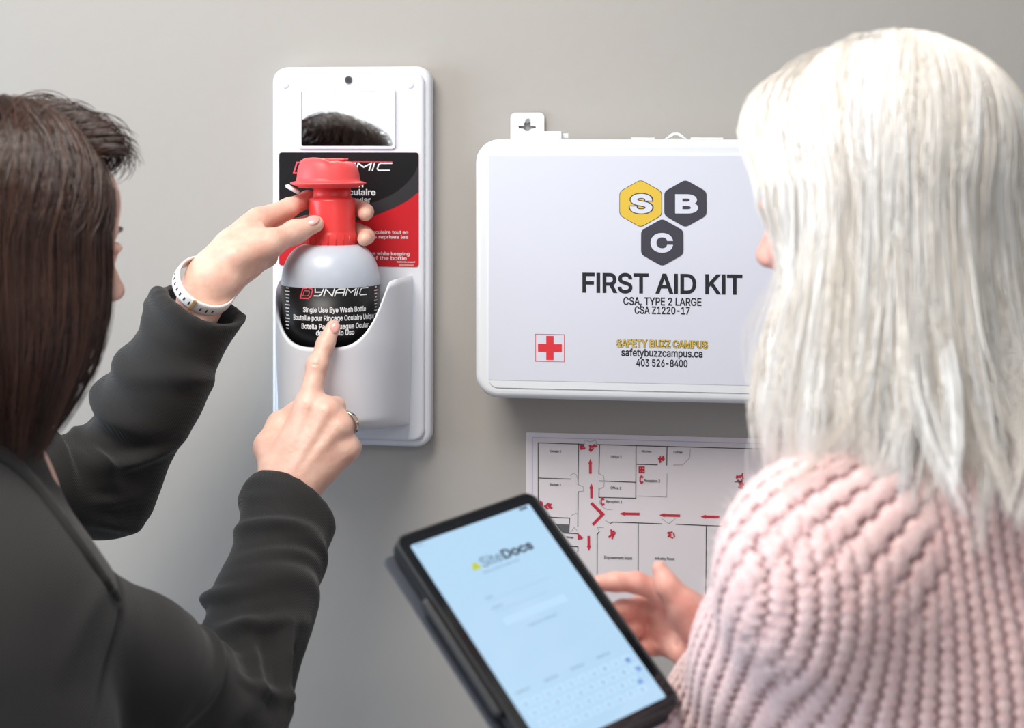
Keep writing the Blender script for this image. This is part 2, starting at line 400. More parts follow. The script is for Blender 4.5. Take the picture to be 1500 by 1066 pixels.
# ------------------------------------------------------------------ signed-distance modelling of bodies and cloth
class SDF:
    def __init__(s, lo, hi, vox):
        s.lo = np.array(lo, float); s.v = vox
        s.n = np.ceil((np.array(hi) - s.lo) / vox).astype(int) + 1
        s.d = np.full(s.n, .08, np.float32)
        s.ax = [(s.lo[i] + np.arange(s.n[i]) * vox).astype(np.float32) for i in range(3)]
    def _sl(s, lo, hi):
        a = np.clip(np.floor((np.array(lo) - s.lo) / s.v).astype(int), 0, s.n)
        b = np.clip(np.ceil((np.array(hi) - s.lo) / s.v).astype(int) + 1, 0, s.n)
        sl = tuple(slice(x, y) for x, y in zip(a, b))
        return sl, np.meshgrid(*[s.ax[i][sl[i]] for i in range(3)], indexing='ij', sparse=True)
    def _mix(s, sl, d2, k, op):
        d1 = s.d[sl]
        if op == 'u':
            h = np.clip(.5 + .5 * (d1 - d2) / k, 0, 1); s.d[sl] = d1 * (1 - h) + d2 * h - k * h * (1 - h)
        else:
            h = np.clip(.5 - .5 * (d1 + d2) / k, 0, 1); s.d[sl] = d1 * (1 - h) - d2 * h + k * h * (1 - h)
    def cone(s, a, b, ra, rb, k=.008, flat=None, op='u'):
        a = np.array(a, float); b = np.array(b, float); R = max(ra, rb) + k + 3 * s.v
        if flat: R = max(R, max(ra, rb) / min(flat[1], 1) + k + 3 * s.v)
        sl, (X, Y, Z) = s._sl(np.minimum(a, b) - R, np.maximum(a, b) + R)
        if any(q.stop <= q.start for q in sl): return s
        ab = b - a
        if flat:                              # flat = (axis, factor): section thinner (factor > 1) along the axis
            n = np.array(flat[0], float); n /= np.linalg.norm(n); g = flat[1] - 1
            nd = (X - a[0]) * n[0] + (Y - a[1]) * n[1] + (Z - a[2]) * n[2]
            PX, PY, PZ = X - a[0] + g * nd * n[0], Y - a[1] + g * nd * n[1], Z - a[2] + g * nd * n[2]
            ab = ab + g * ab.dot(n) * n
        else: PX, PY, PZ = X - a[0], Y - a[1], Z - a[2]
        L = max(ab.dot(ab), 1e-12)
        t = np.clip((PX * ab[0] + PY * ab[1] + PZ * ab[2]) / L, 0, 1)
        d2 = np.sqrt((PX - t * ab[0]) ** 2 + (PY - t * ab[1]) ** 2 + (PZ - t * ab[2]) ** 2) - (ra + (rb - ra) * t)
        if flat and flat[1] > 1: d2 = d2 / (1 + (flat[1] - 1) * .5)
        s._mix(sl, d2.astype(np.float32), k, op); return s
    def chain(s, pts, k=.008, flat=None, op='u'):
        """pts: (point, radius) pairs."""
        for (a, ra), (b, rb) in zip(pts[:-1], pts[1:]): s.cone(a, b, ra, rb, k, flat, op)
        return s
    def ell(s, c, r, R=None, k=.01, op='u'):
        c = np.array(c, float); r = np.array(r, float); m = r.max() + k + 3 * s.v
        sl, (X, Y, Z) = s._sl(c - m, c + m)
        if any(q.stop <= q.start for q in sl): return s
        X, Y, Z = X - c[0], Y - c[1], Z - c[2]
        if R is not None:
            R = np.array(R)                   # columns = the ellipsoid's axes in world space
            X, Y, Z = (X * R[0, i] + Y * R[1, i] + Z * R[2, i] for i in range(3))
        k0 = np.sqrt((X / r[0]) ** 2 + (Y / r[1]) ** 2 + (Z / r[2]) ** 2)
        k1 = np.sqrt((X / r[0] ** 2) ** 2 + (Y / r[1] ** 2) ** 2 + (Z / r[2] ** 2) ** 2) + 1e-9
        s._mix(sl, (k0 * (k0 - 1) / k1).astype(np.float32), k, op); return s
    def plane_cut(s, p, n, lo=None, hi=None, k=.005):
        """Removes what lies on the side n points to, within a box."""
        p = np.array(p, float); n = np.array(n, float); n /= np.linalg.norm(n)
        sl, (X, Y, Z) = s._sl(lo if lo is not None else s.lo, hi if hi is not None else s.lo + s.n * s.v)
        d2 = -((X - p[0]) * n[0] + (Y - p[1]) * n[1] + (Z - p[2]) * n[2])
        s._mix(sl, (d2 + 0 * s.d[sl]).astype(np.float32), k, 's'); return s
    def mesh(s):
        d = s.d; nx, ny, nz = d.shape; inside = d < 0
        ncell = (nx - 1, ny - 1, nz - 1)
        cnt = np.zeros(np.prod(ncell)); acc = np.zeros((3, np.prod(ncell)))
        quads = []
        for ax in range(3):
            a = [slice(None)] * 3; b = [slice(None)] * 3; a[ax] = slice(0, -1); b[ax] = slice(1, None)
            idx = np.argwhere(inside[tuple(a)] != inside[tuple(b)])
            if not len(idx): continue
            j = idx.copy(); j[:, ax] += 1
            d0 = d[tuple(idx.T)]; d1 = d[tuple(j.T)]
            pos = idx.astype(float); pos[:, ax] += d0 / (d0 - d1)
            o1, o2 = [(1, 2), (2, 0), (0, 1)][ax]
            cells = []
            ok = (idx[:, o1] > 0) & (idx[:, o2] > 0) & (idx[:, o1] < d.shape[o1] - 1) & (idx[:, o2] < d.shape[o2] - 1)
            idx, pos, d0 = idx[ok], pos[ok], d0[ok]
            for s1, s2 in ((0, 0), (-1, 0), (-1, -1), (0, -1)):
                c = idx.copy(); c[:, o1] += s1; c[:, o2] += s2
                li = (c[:, 0] * ncell[1] + c[:, 1]) * ncell[2] + c[:, 2]
                cells.append(li)
                cnt += np.bincount(li, minlength=len(cnt))
                for q in range(3): acc[q] += np.bincount(li, weights=pos[:, q], minlength=len(cnt))
            q = np.stack(cells, 1); flip = d0 > 0; q[flip] = q[flip][:, ::-1]
            quads.append(q)
        quads = np.concatenate(quads)
        used = np.flatnonzero(cnt); remap = np.full(len(cnt), -1); remap[used] = np.arange(len(used))
        V = (acc[:, used] / cnt[used]).T * s.v + s.lo
        F = remap[quads]
        for _ in range(2):                    # light smoothing
            S = np.zeros_like(V); n_ = np.zeros(len(V))
            for i in range(4):
                a, b = F[:, i], F[:, (i + 1) % 4]
                n_ += np.bincount(a, minlength=len(V)) + np.bincount(b, minlength=len(V))
                for q in range(3):
                    S[:, q] += np.bincount(a, weights=V[b, q], minlength=len(V)) + np.bincount(b, weights=V[a, q], minlength=len(V))
            V = .5 * V + .5 * S / n_[:, None]
        return V, F

def join_meshes(parts):
    V, F, n = [], [], 0
    for v, f in parts: V.append(v); F.append(f + n); n += len(v)
    return np.concatenate(V), np.concatenate(F)

def subdivided(V, F, levels):
    me = bpy.data.meshes.new('t'); me.from_pydata(V.tolist(), [], F.tolist()); me.update()
    o = bpy.data.objects.new('t', me); C.objects.link(o)
    md = o.modifiers.new('s', 'SUBSURF'); md.levels = levels; md.render_levels = levels
    dg = bpy.context.evaluated_depsgraph_get(); ev = o.evaluated_get(dg); m2 = ev.to_mesh()
    n = len(m2.vertices); co = np.empty(n * 3, np.float32); m2.vertices.foreach_get('co', co)
    no = np.empty(n * 3, np.float32); m2.vertices.foreach_get('normal', no)
    f = np.empty(len(m2.polygons) * 4, np.int32); m2.loops.foreach_get('vertex_index', f)
    ev.to_mesh_clear(); bpy.data.objects.remove(o); bpy.data.meshes.remove(me)
    return co.reshape(-1, 3).astype(float), no.reshape(-1, 3).astype(float), f.reshape(-1, 4)

def unit(v):
    v = np.array(v, float); return v / np.linalg.norm(v)

# ================================================================== THE ROOM
X0, X1, Y1, ZC = -3.2, 3.0, -4.5, 2.7
v, f = box_v((X0 - .15, 0, 0), (X1 + .15, .15, ZC)); struct('wall_back', v, f, M_wall)
v, f = box_v((X0 - .15, Y1 - .15, -.1), (X1 + .15, .15, 0)); struct('floor', v, f, M_floor)
v, f = box_v((X0 - .15, Y1 - .15, ZC), (X1 + .15, .15, ZC + .1)); struct('ceiling', v, f, M_room)
v, f = box_v((X1, Y1, 0), (X1 + .15, 0, ZC)); struct('wall_right', v, f, M_room)
def holed_wall(name, outer, hole, to3d):
    vv, ff = curve_mesh([outer, hole], .075)
    bm = bmesh.new(); vs = [bm.verts.new(to3d(*p)) for p in vv]
    for q in ff:
        try: bm.faces.new([vs[i] for i in q])
        except ValueError: pass
    bmesh.ops.recalc_face_normals(bm, faces=bm.faces)
    o = bm_obj(name, bm, M_room); o['kind'] = 'structure'
def rc(a, b, c, d): return [(a, b), (c, b), (c, d), (a, d)]
WL = (-2.1, .75, -.25, 2.35)          # left window: y0, z0, y1, z1
WB = (-2.9, .75, -1.34, 2.45)         # window behind the camera: x0, z0, x1, z1
holed_wall('wall_left', rc(Y1, 0, 0, ZC), rc(*WL), lambda a, b, c: (X0 - .075 + c, a, b))
holed_wall('wall_front', rc(X0, 0, X1, ZC), rc(*WB), lambda a, b, c: (a, Y1 - .075 + c, b))
def window(name, r, to3d, n):
    bm = bmesh.new()
    def bar(a0, b0, a1, b1):
        vs = []
        for c in (-.03, .03):
            for a, b in ((a0, b0), (a1, b0), (a1, b1), (a0, b1)): vs.append(bm.verts.new(to3d(a, b, c)))
        for q in ((3, 2, 1, 0), (4, 5, 6, 7), (0, 1, 5, 4), (1, 2, 6, 5), (2, 3, 7, 6), (3, 0, 4, 7)): bm.faces.new([vs[i] for i in q])
    a0, b0, a1, b1 = r; t = .05
    bar(a0, b0, a1, b0 + t); bar(a0, b1 - t, a1, b1); bar(a0, b0 + t, a0 + t, b1 - t); bar(a1 - t, b0 + t, a1, b1 - t)
    bmesh.ops.recalc_face_normals(bm, faces=bm.faces)
    o = bm_obj(name, bm, M_room); o['kind'] = 'structure'
window('window_1', WL, lambda a, b, c: (X0 - .1 + c, a, b), 3)
window('window_2', WB, lambda a, b, c: (a, Y1 - .1 + c, b), 2)
for nm, lo, hi in (('baseboard_back', (X0, -.015, 0), (X1, 0, .1)), ('baseboard_right', (X1 - .015, Y1, 0), (X1, 0, .1)),
                   ('baseboard_left', (X0, Y1, 0), (X0 + .015, 0, .1))):
    v, f = box_v(lo, hi); struct(nm, v, f, M_room)

# ================================================================== EYE WASH STATION
YS = -.030                                   # front face of the backing panel
def S(px, py, y=YS):
    p = P(px, py, y); return p[0], p[2]
sx0, sz1 = S(396, 98); sx1, sz0 = S(629, 657)
station = thing('eye_wash_station', (0.5 * (sx0 + sx1), 0, sz0), 'tall white plastic wall-mounted eye wash station with small mirror and black and red sign', 'eye wash station')
wall_plate('backing_flange', [rrect(sx0, sz0, sx1, sz1, .018)], -.024, -.0005, M_white, station, bevel=.006, res=4)
wall_plate('front_panel', [rrect(sx0 + .0065, sz0 + .008, sx1 - .0065, sz1 - .007, .014)], YS, -.02, M_white, station, bevel=.004, res=4)
# recessed mirror with its raised surround
mx0, mz1 = S(442, 134); mx1, mz0 = S(576, 214)
wall_plate('mirror_surround', [rrect(mx0 - .003, mz0 - .003, mx1 + .003, mz1 + .003, .004), rrect(mx0, mz0, mx1, mz1, .002)[::-1]], YS - .0025, YS + .001, M_white, station)
wall_plate('mirror', [rrect(mx0 + .0002, mz0 + .0002, mx1 - .0002, mz1 - .0002, .001)], YS - .001, YS + .001, M_mirror, station)
for px in (418, 601):                        # two moulded dimples
    cx_, cz_ = S(px, 124)
    bm = bmesh.new(); bmesh.ops.create_uvsphere(bm, u_segments=24, v_segments=12, radius=.0052)
    bmesh.ops.transform(bm, matrix=Matrix.Translation((cx_, YS + .0005, cz_)) @ Matrix.Diagonal((1, .35, 1, 1)), verts=bm.verts)
    bm_obj('moulded_dimple', bm, M_white, station, True)
cx_, cz_ = S(510.5, 117)
bm = bmesh.new()
for r, d, y in ((.0046, .003, -.0015),):
    bmesh.ops.create_cone(bm, cap_ends=True, segments=24, radius1=r, radius2=r * .8, depth=d)
bmesh.ops.transform(bm, matrix=Matrix.Translation((cx_, YS - .0015, cz_)) @ Matrix.Rotation(pi / 2, 4, 'X'), verts=bm.verts)
scr = bm_obj('mounting_screw', bm, mat('dark screw steel', (.12, .12, .12), .35, metal=1), station)
box('screw_slot', (cx_ - .0014, YS - .0034, cz_ - .0016), (cx_ + .0014, YS - .0028, cz_ + .0016), M_hole, scr)

# the black and red instruction sign: outlines in pixels of the panel plane
YL = YS - .0006
def WL2(px, py, y=YL): return S(px, py, y)
lx0, lz1 = S(409, 223); lx1, lz0 = S(613.5, 391)
sign = wall_plate('instruction_sign', [rrect(lx0, lz0, lx1, lz1, .0035)], YL, YS + .0005, M_redink, station)
def onwall(y): return lambda x, z, l=0: (x, y - l, z)
def curve_pts(pts, n=10):
    """Catmull-Rom through points."""
    pts = [np.array(p, float) for p in pts]; q = [2 * pts[0] - pts[1]] + pts + [2 * pts[-1] - pts[-2]]; out = []
    for i in range(1, len(q) - 2):
        for j in range(n):
            t = j / n; a, b, c, d = q[i - 1:i + 3]
            out.append(.5 * (2 * b + (c - a) * t + (2 * a - 5 * b + 4 * c - d) * t * t + (-a + 3 * b - 3 * c + d) * t ** 3))
    out.append(pts[-1]); return out
low = [S(x, y) for x, y in curve_pts([(613.4, 281), (596, 294), (575, 305), (548, 316), (524, 323), (480, 333), (440, 340), (409.2, 346)])]
ink = Ink(); ink.poly([(x, z) for x, z in low[::-1]] + [(lx1 - .0001, lz1 - .0035)] + [(lx1 - .001, lz1 - .0009), (lx1 - .0035, lz1 - .0001), (lx0 + .0035, lz1 - .0001), (lx0 + .001, lz1 - .0009), (lx0 + .0001, lz1 - .0035)])
ink.build('black_field', onwall(YL - .0002), M_black, sign)
up = [S(x, y) for x, y in curve_pts([(613.4, 240), (606, 256), (592, 272), (574, 285), (548, 296), (520, 302), (470, 306)])]
ink = Ink(); ink.poly([(x, z) for x, z in up] + [(x, z) for x, z in low[::-1] if x > S(478, 300)[0]])
ink.build('grey_swoosh', onwall(YL - .0003), M_grey_ink, sign)

# stroke lettering of the slanted wordmark
STROKES = {
    'D': [[(0, 0), (.0, 1), (.85, 1), (1, .8), (1, .2), (.8, 0), (0, 0)]],
    'Y': [[(0, 1), (.12, .55), (.9, .55)], [(1, 1), (.9, .2), (.7, 0), (.15, 0)]],
    'N': [[(0, 0), (0, 1), (1, 0), (1, 1)]],
    'A': [[(0, 0), (0, .75), (.25, 1), (1, 1), (1, 0)], [(0, .45), (1, .45)]],
    'M': [[(0, 0), (0, 1), (.5, .45), (1, 1), (1, 0)]],
    'I': [[(0, 0), (0, 1)]],
    'C': [[(1.1, 1), (.15, 1), (0, .8), (0, .2), (.15, 0), (1.1, 0)]]}
def wordmark(inkw, inkr, x0, z0, x1, h, th, skip_first=False):
    """Slanted letters between x0 and x1, base z0, cap height h; the big D goes to inkr."""
    sh = .32
    word = 'DYNAMIC'; ws = [1.35, 1, 1, 1, 1.15, .12, 1]; gap = .28
    tot = sum(ws) + gap * (len(ws) - 1); x = 0; sc = (x1 - x0) / tot
    for ch, w_ in zip(word, ws):
        H = h * (1.5 if ch == 'D' else 1); b = z0 - (h * .42 if ch == 'D' else 0)
        for st in STROKES[ch]:
            pts = [(x0 + (x + p[0] * w_) * sc + sh * (p[1] * H + b - z0), b + p[1] * H) for p in st]
            (inkr if ch == 'D' else inkw).line(pts, th * (1.15 if ch == 'D' else 1))
        if ch == 'D':
            pts = [(x0 + (x + .28 + p[0] * w_ * .55) * sc + sh * (p[1] * H * .5 + b + H * .25 - z0), b + H * .25 + p[1] * H * .5) for p in STROKES['D'][0]]
            inkr.line(pts, th * .7)
        x += w_ + gap
    inkr.line([(x0 + 1.7 * sc + sh * h * 1.25, z0 + h * 1.2), (x1 + sh * h * 1.25 + .1 * sc, z0 + h * 1.2)], th * .45)
iw, ir = Ink(), Ink()
a = S(432, 249); b = S(569, 249); t_ = S(569, 239)
wordmark(iw, ir, a[0], a[1], b[0], t_[1] - a[1], .0016)
for s, x0, x1, y0, y1 in (('Eye Wash', 470, 532.5, 274, 266), ('Rince Oculaire', 466, 550.5, 285.5, 277), ('Lavado Ocular', 468, 543.5, 297, 288.5)):
    p0 = S(x0, y0); p1 = S(x1, y1); iw.text(s, p0[0], p0[1], p1[0], p1[1], bold=.02)
for s, x0, x1, y0, y1 in (('Appuyer la bouteille contre le globe oculaire tout en', 424, 598, 341, 337.5), ('rincant doucement a plusieurs reprises les', 440, 598, 348, 344.5),
                          ('Gently flush the surface of the eye while keeping', 432, 600, 372.5, 369), ('the cup against the walls of the bottle', 440, 596, 379, 375.5), ('Not to be reused', 582, 608, 384.5, 382.3), ('00000012', 585, 606, 388.7, 386.4)):
    p0 = S(x0, y0); p1 = S(x1, y1); iw.text(s, p0[0], p0[1], p1[0], p1[1], bold=.012)
iw.build('white_lettering', onwall(YL - .0005), M_wink, sign)['kind'] = 'stuff'
ir.build('red_lettering', onwall(YL - .0005), mat('pale red print', lin((226, 84, 96)), .4), sign)

# the bottle pocket: a moulded scoop with a U-shaped rim, bulging from the panel
BY = -.088                                   # bottle axis distance from the wall
bxc = P(484.5, 450, BY)[0]
rim_lo = P(484.5, 509, BY - .062)[2]; rim_hi = P(590, 405, YS)[2]; pk_bot = P(500, 628, YS - .04)[2]
pk_x0, pk_x1 = bxc - .0685, P(604, 450, YS)[0]
def pocket(sc, off):
    rows = []
    NU, NV = 64, 30
    th = np.linspace(0, pi, NU + 1); n = 2.6
    c_, s_ = np.cos(th), np.sin(th)
    tx = -np.sign(c_) * np.abs(c_) ** (2 / n); dy = np.abs(s_) ** (2 / n)
    for j in range(NV + 1):
        q = j / NV
        left, right = bxc - (bxc - pk_x0) * sc, bxc + (pk_x1 - bxc) * sc
        x = np.where(tx < 0, bxc + tx * (bxc - left), bxc + tx * (right - bxc))
        # rim: flat high shoulder on the right, U scoop in the middle
        tt = np.clip(np.abs(x - bxc) / np.where(x > bxc, .0735, .068), 0, 1)
        zr = rim_lo + (rim_hi - rim_lo) * (tt ** np.where(x > bxc, 4.6, 3.0) * .97) + (.004 * np.clip((x - bxc - .06) / .02, 0, 1))
        zb = np.full_like(zr, pk_bot)
        e = q ** .9
        z = zr * (1 - e) + zb * e
        hfrac = np.clip((z - pk_bot) / (rim_lo - pk_bot), 0, 1.3)
        taper = .93 + .07 * np.clip(hfrac, 0, 1) ** 1.2
        clos = np.clip((z - pk_bot) / .022, 0, 1); clos = np.sqrt(1 - (1 - clos) ** 2) ** .9
        shoulder = 1.0
        y = YS + .001 - (.1275 * sc - off) * dy * taper * clos * shoulder
        x2 = bxc + (x - bxc) * (.96 + .04 * np.clip(hfrac, 0, 1))
        rows.append(np.stack([x2, y, z], 1))
    return np.array(rows)
Ao = pocket(1, 0); Ai = pocket(.955, .001)
NJ, NI = Ao.shape[:2]
V_ = np.concatenate([Ao.reshape(-1, 3), Ai.reshape(-1, 3)]); F_ = []
for j in range(NJ - 1):
    for i in range(NI - 1):
        F_.append((j * NI + i, j * NI + i + 1, (j + 1) * NI + i + 1, (j + 1) * NI + i))
        o_ = NJ * NI; F_.append((o_ + j * NI + i, o_ + (j + 1) * NI + i, o_ + (j + 1) * NI + i + 1, o_ + j * NI + i + 1))
for i in range(NI - 1): F_.append((i, NJ * NI + i, NJ * NI + i + 1, i + 1))
pk = mesh_obj('bottle_pocket', V_, np.array(F_), M_white, station)
# =================================================================== EYE WASH BOTTLE
def zb(py, y=BY, px=484.5): return P(px, py, y)[2]
bot_z = zb(549)
bottle = thing('eye_wash_bottle', (bxc, BY, bot_z), 'rounded white eye wash bottle with red neck, red flip cap and black label', 'bottle')
R = .0566
ztop = zb(357); zsh = zb(412); ztb = zb(415)
prof = [(0, bot_z), (R * .8, bot_z), (R * .95, bot_z + .004), (R * .995, bot_z + .012), (R, bot_z + .02), (R, zsh)]
for i in range(1, 17):
    a = pi / 2 * i / 16; prof.append((.0225 + (R - .0225) * math.cos(a) ** .8, zsh + (ztop - zsh) * math.sin(a) ** 1.05))
prof.append((.0225, ztop + .004)); prof.append((0, ztop + .004))
lathe('bottle_body', prof, bxc, BY, M_bottle, bottle, 96)
zl1 = zb(416); zl0 = bot_z + .02
lab_prof = [(R + .0001, zl0), (R + .0005, zl0), (R + .0005, zl1), (R + .0001, zl1)]
lab = lathe('bottle_label', lab_prof, bxc, BY, M_black, bottle, 96)
dv = unit([CAM[0] - bxc, CAM[1] - BY, 0]); a0 = math.atan2(dv[1], dv[0])
def on_bottle(r=R + .0008):
    def f_(x, z, l=0):                       # x = arc length from the line facing the viewer, z = world height
        a = a0 + x / r
        return (bxc + (r + l) * math.cos(a), BY + (r + l) * math.sin(a), z)
    return f_
SB = scale_at(484.5, BY - R)
def bx(px): return math.asin(max(-.97, min(.97, (px - 484.5) / SB / R))) * R
def bz(py): return P(484.5, py, BY - R)[2]
iw, ir = Ink(), Ink()
wordmark(iw, ir, bx(441), bz(433.5), bx(536), bz(423.5) - bz(433.5), .0013)
for s, x0, x1, y0, y1 in (('Single Use Eye Wash Bottle', 444, 536, 458, 450), ('Bouteille pour Rincage Oculaire Unique', 430, 548, 470, 462),
                          ('Botella Para Enjuague Ocular', 442, 540, 482.5, 474.5), ('de Un Solo Uso', 463, 519, 491.5, 483.5)):
    iw.text(s, bx(x0), bz(y0), bx(x1), bz(y1), bold=.022)
for k in range(13):                          # small side print seen edge-on
    for px_, w_ in ((421, 3 + (k * 7) % 4), (551, 2 + (k * 5) % 3)):
        z = bz(424 + k * 5); iw.line([(bx(px_ - w_ / 2), z), (bx(px_ + w_ / 2), z)], .0013)
iw.build('white_lettering', on_bottle(), M_wink, lab)['kind'] = 'stuff'
ir.build('red_lettering', on_bottle(), mat('pale red print', lin((226, 84, 96)), .4), lab)
# neck
def zn(py): return P(486, py, BY)[2]
nx = P(486.5, 300, BY)[0]
prof = [(.0, zn(362)), (.0275, zn(362)), (.0283, zn(358)), (.0283, zn(343)), (.0272, zn(340)), (.0268, zn(338)), (.0268, zn(294)), (.0262, zn(291)),
        (.0225, zn(289)), (.0215, zn(285)), (.0215, zn(268)), (0, zn(268))]
neck = lathe('red_neck', prof, nx, BY, M_red, bottle, 64)
for k in range(20):                          # grip ribs of the collar
    a = 2 * pi * k / 20 + .1
    c_, s_ = math.cos(a), math.sin(a)
    bm = bmesh.new(); bmesh.ops.create_cube(bm, size=1)
    bmesh.ops.transform(bm, matrix=Matrix.Translation((nx + .0283 * c_, BY + .0283 * s_, zn(351))) @ Matrix.Rotation(a, 4, 'Z') @ Matrix.Diagonal((.0012, .0016, .012, 1)), verts=bm.verts)
    bmesh.ops.bevel(bm, geom=list(bm.edges), offset=.0004, segments=2, affect='EDGES')
    bm_obj('grip_rib', bm, M_red, neck, True)
# flip cap: oval dome with a slanted thumb scoop, on a wide thin rim
capc = np.array([P(481, 265, BY)[0], BY])
n = 72
pr = [(.0, zn(276), 0), (.034, zn(275), 0), (.0365, zn(272.5), 0), (.040, zn(271), 0), (.0438, zn(269.2), 0), (.0440, zn(267.4), 0), (.0415, zn(266.4), 0), (.0372, zn(265), 1), (.0365, zn(260), 1),
      (.0355, zn(252), 1), (.0338, zn(244), 1), (.0315, zn(238), 1), (.027, zn(235), 1), (.018, zn(234), 1), (.008, zn(234), 1), (.0005, zn(234), 1)]
V_ = []
for r, z, top in pr:
    for j in range(n):
        a = 2 * pi * j / n; x = r * math.cos(a); y = r * math.sin(a) * .96
        zz = z
        if top:
            hgt = max(0, z - zn(264.5))
            ridge = 1 / (1 + math.exp(-(x * .85 + y * .5 + .004) / .0045))          # low scoop on the left, raised lid on the right
            zz = z + hgt * (.12 * (1 - ridge)) - .0022 * math.exp(-((x * .85 + y * .5 + .004) / .006) ** 2) - .10 * hgt * max(0, x / .035) 
        V_.append((capc[0] + x, capc[1] + y, zz))
F_ = [(i * n + j, i * n + (j + 1) % n, (i + 1) * n + (j + 1) % n, (i + 1) * n + j) for i in range(len(pr) - 1) for j in range(n)]
F_.append(tuple(range(n))[::-1]); F_.append(tuple((len(pr) - 1) * n + j for j in range(n)))
cap = mesh_obj('flip_cap', V_, F_, M_redcap, bottle)
box('cap_ridge', (capc[0] - .020, BY - .012, zn(235.5)), (capc[0] + .022, BY + .008, zn(232)), M_redcap, cap, bevel=.001)
tx_, _, tz_ = P(431, 274, BY)
bm = bmesh.new(); bmesh.ops.create_cube(bm, size=1)
bmesh.ops.transform(bm, matrix=Matrix.Translation((tx_ + .002, BY - .012, tz_ - .002)) @ Matrix.Rotation(.5, 4, 'Y') @ Matrix.Diagonal((.018, .010, .004, 1)), verts=bm.verts)
bmesh.ops.bevel(bm, geom=list(bm.edges), offset=.0012, segments=3, affect='EDGES')
bm_obj('tamper_tab', bm, mat('clear white tab', (.8, .8, .8), .3), cap, True)

# ================================================================== FIRST AID KIT
YK = -.080
def K(px, py, y=YK): p = P(px, py, y); return p[0], p[2]
kx0, kz1 = K(695.5, 204); _, kz0 = K(695.5, 583); kx1, _ = K(1249, 400)
kit = thing('first_aid_kit', ((kx0 + kx1) / 2, 0, kz0), 'large white wall-hung first aid kit case with hexagon logo and red crosses', 'first aid kit')
wall_plate('case_body', [rrect(kx0 + .006, kz0 + .005, kx1 - .006, kz1 - .004, .022)], -.060, -.004, M_kit, kit, bevel=.003)
wall_plate('case_lid', [rrect(kx0, kz0, kx1, kz1, .027, 12)], YK, -.052, M_kit, kit, bevel=.009, res=5)
shx0, shz1 = K(716, 228, YK); shx1, shz0 = K(1226, 567, YK)
wall_plate('raised_lid_field', [rrect(kx0 + .0155, kz0 + .0125, kx1 - .0155, kz1 - .0165, .012)], YK - .0012, YK + .001, M_kit, kit, bevel=.0006, res=2)
sheet = wall_plate('printed_sheet', [rc(shx0, shz0, shx1, shz1)], YK - .0016, YK - .0011, M_sheet, kit)
yk = YK - .0018
def KP(px, py): return K(px, py, yk)
def hexa(cx, cy, rx, ry, rr=.16):
    """Pointed-top hexagon with softened corners, in pixels -> world."""
    c = [(cx, cy - ry), (cx + rx, cy - ry * .5), (cx + rx, cy + ry * .5), (cx, cy + ry), (cx - rx, cy + ry * .5), (cx - rx, cy - ry * .5)]
    out = []
    for i in range(6):
        p, a, b = np.array(c[i]), np.array(c[i - 1]), np.array(c[(i + 1) % 6])
        p0, p1 = p + (a - p) * rr, p + (b - p) * rr
        for t in (0, .25, .5, .75, 1): out.append((1 - t) ** 2 * p0 + 2 * t * (1 - t) * p + t * t * p1)
    return [KP(*q) for q in out]
i_y, i_h, i_o, i_w = Ink(), Ink(), Ink(), Ink()
i_o.poly(hexa(938.5, 298, 31.2, 35.2)); i_y.poly(hexa(938.5, 298, 30.3, 34.3))
i_h.poly(hexa(1004, 298, 31, 35)); i_h2 = Ink(); i_h2.poly(hexa(970, 355, 31, 35))
def T(inkx, s, x0, yb, x1, yt, bold=0): p0 = KP(x0, yb); p1 = KP(x1, yt); inkx.text(s, p0[0], p0[1], p1[0], p1[1], bold=bold)
i_o2 = Ink()
T(i_o2, 'S', 920.6, 313.4, 957.4, 282.8, .062); T(i_w, 'S', 922.5, 312, 955.5, 284.2, .034)
i_w2, i_w3 = Ink(), Ink(); T(i_w2, 'B', 989, 312.5, 1022.5, 284.5, .036); T(i_w3, 'C', 953, 369.5, 986, 341.5, .036)
i_o.build('logo_outline', onwall(yk), M_hex, kit); i_y.build('yellow_hexagon', onwall(yk - .0002), M_yel, kit)
i_h.build('charcoal_hexagon', onwall(yk - .0002), M_hex, kit); i_h2.build('charcoal_hexagon', onwall(yk - .0002), M_hex, kit); i_o2.build('letter_outline', onwall(yk - .0003), M_hex, kit)
for q in (i_w, i_w2, i_w3): q.build('logo_letter', onwall(yk - .0005), M_sheet, kit)
for s_, x0_, y0_, x1_, y1_, b_ in (('FIRST AID KIT', 853, 428.5, 1087.5, 402, .020), ('CSA, TYPE 2 LARGE', 913, 446.5, 1027.5, 436.5, .018), ('CSA Z1220-17', 929.5, 459.5, 1010.5, 449.5, .018),
                                   ('safetybuzzcampus.ca', 910, 521.5, 1029, 512.5, .018), ('403 526-8400', 932, 536.5, 1007, 527, .018)):
    i_k = Ink(); T(i_k, s_, x0_, y0_, x1_, y1_, b_); i_k.build('lettering', onwall(yk), M_ink, kit)
i_s = Ink(); T(i_s, 'SAFETY BUZZ CAMPUS', 903, 508.5, 1037, 499, .05); i_s.build('campus_outline', onwall(yk), mat('olive outline print', lin((120, 112, 70)), .5), kit)
i_s = Ink(); T(i_s, 'SAFETY BUZZ CAMPUS', 903.4, 508.2, 1036.6, 499.3, .005); i_s.build('campus_lettering', onwall(yk - .0003), M_yel, kit)
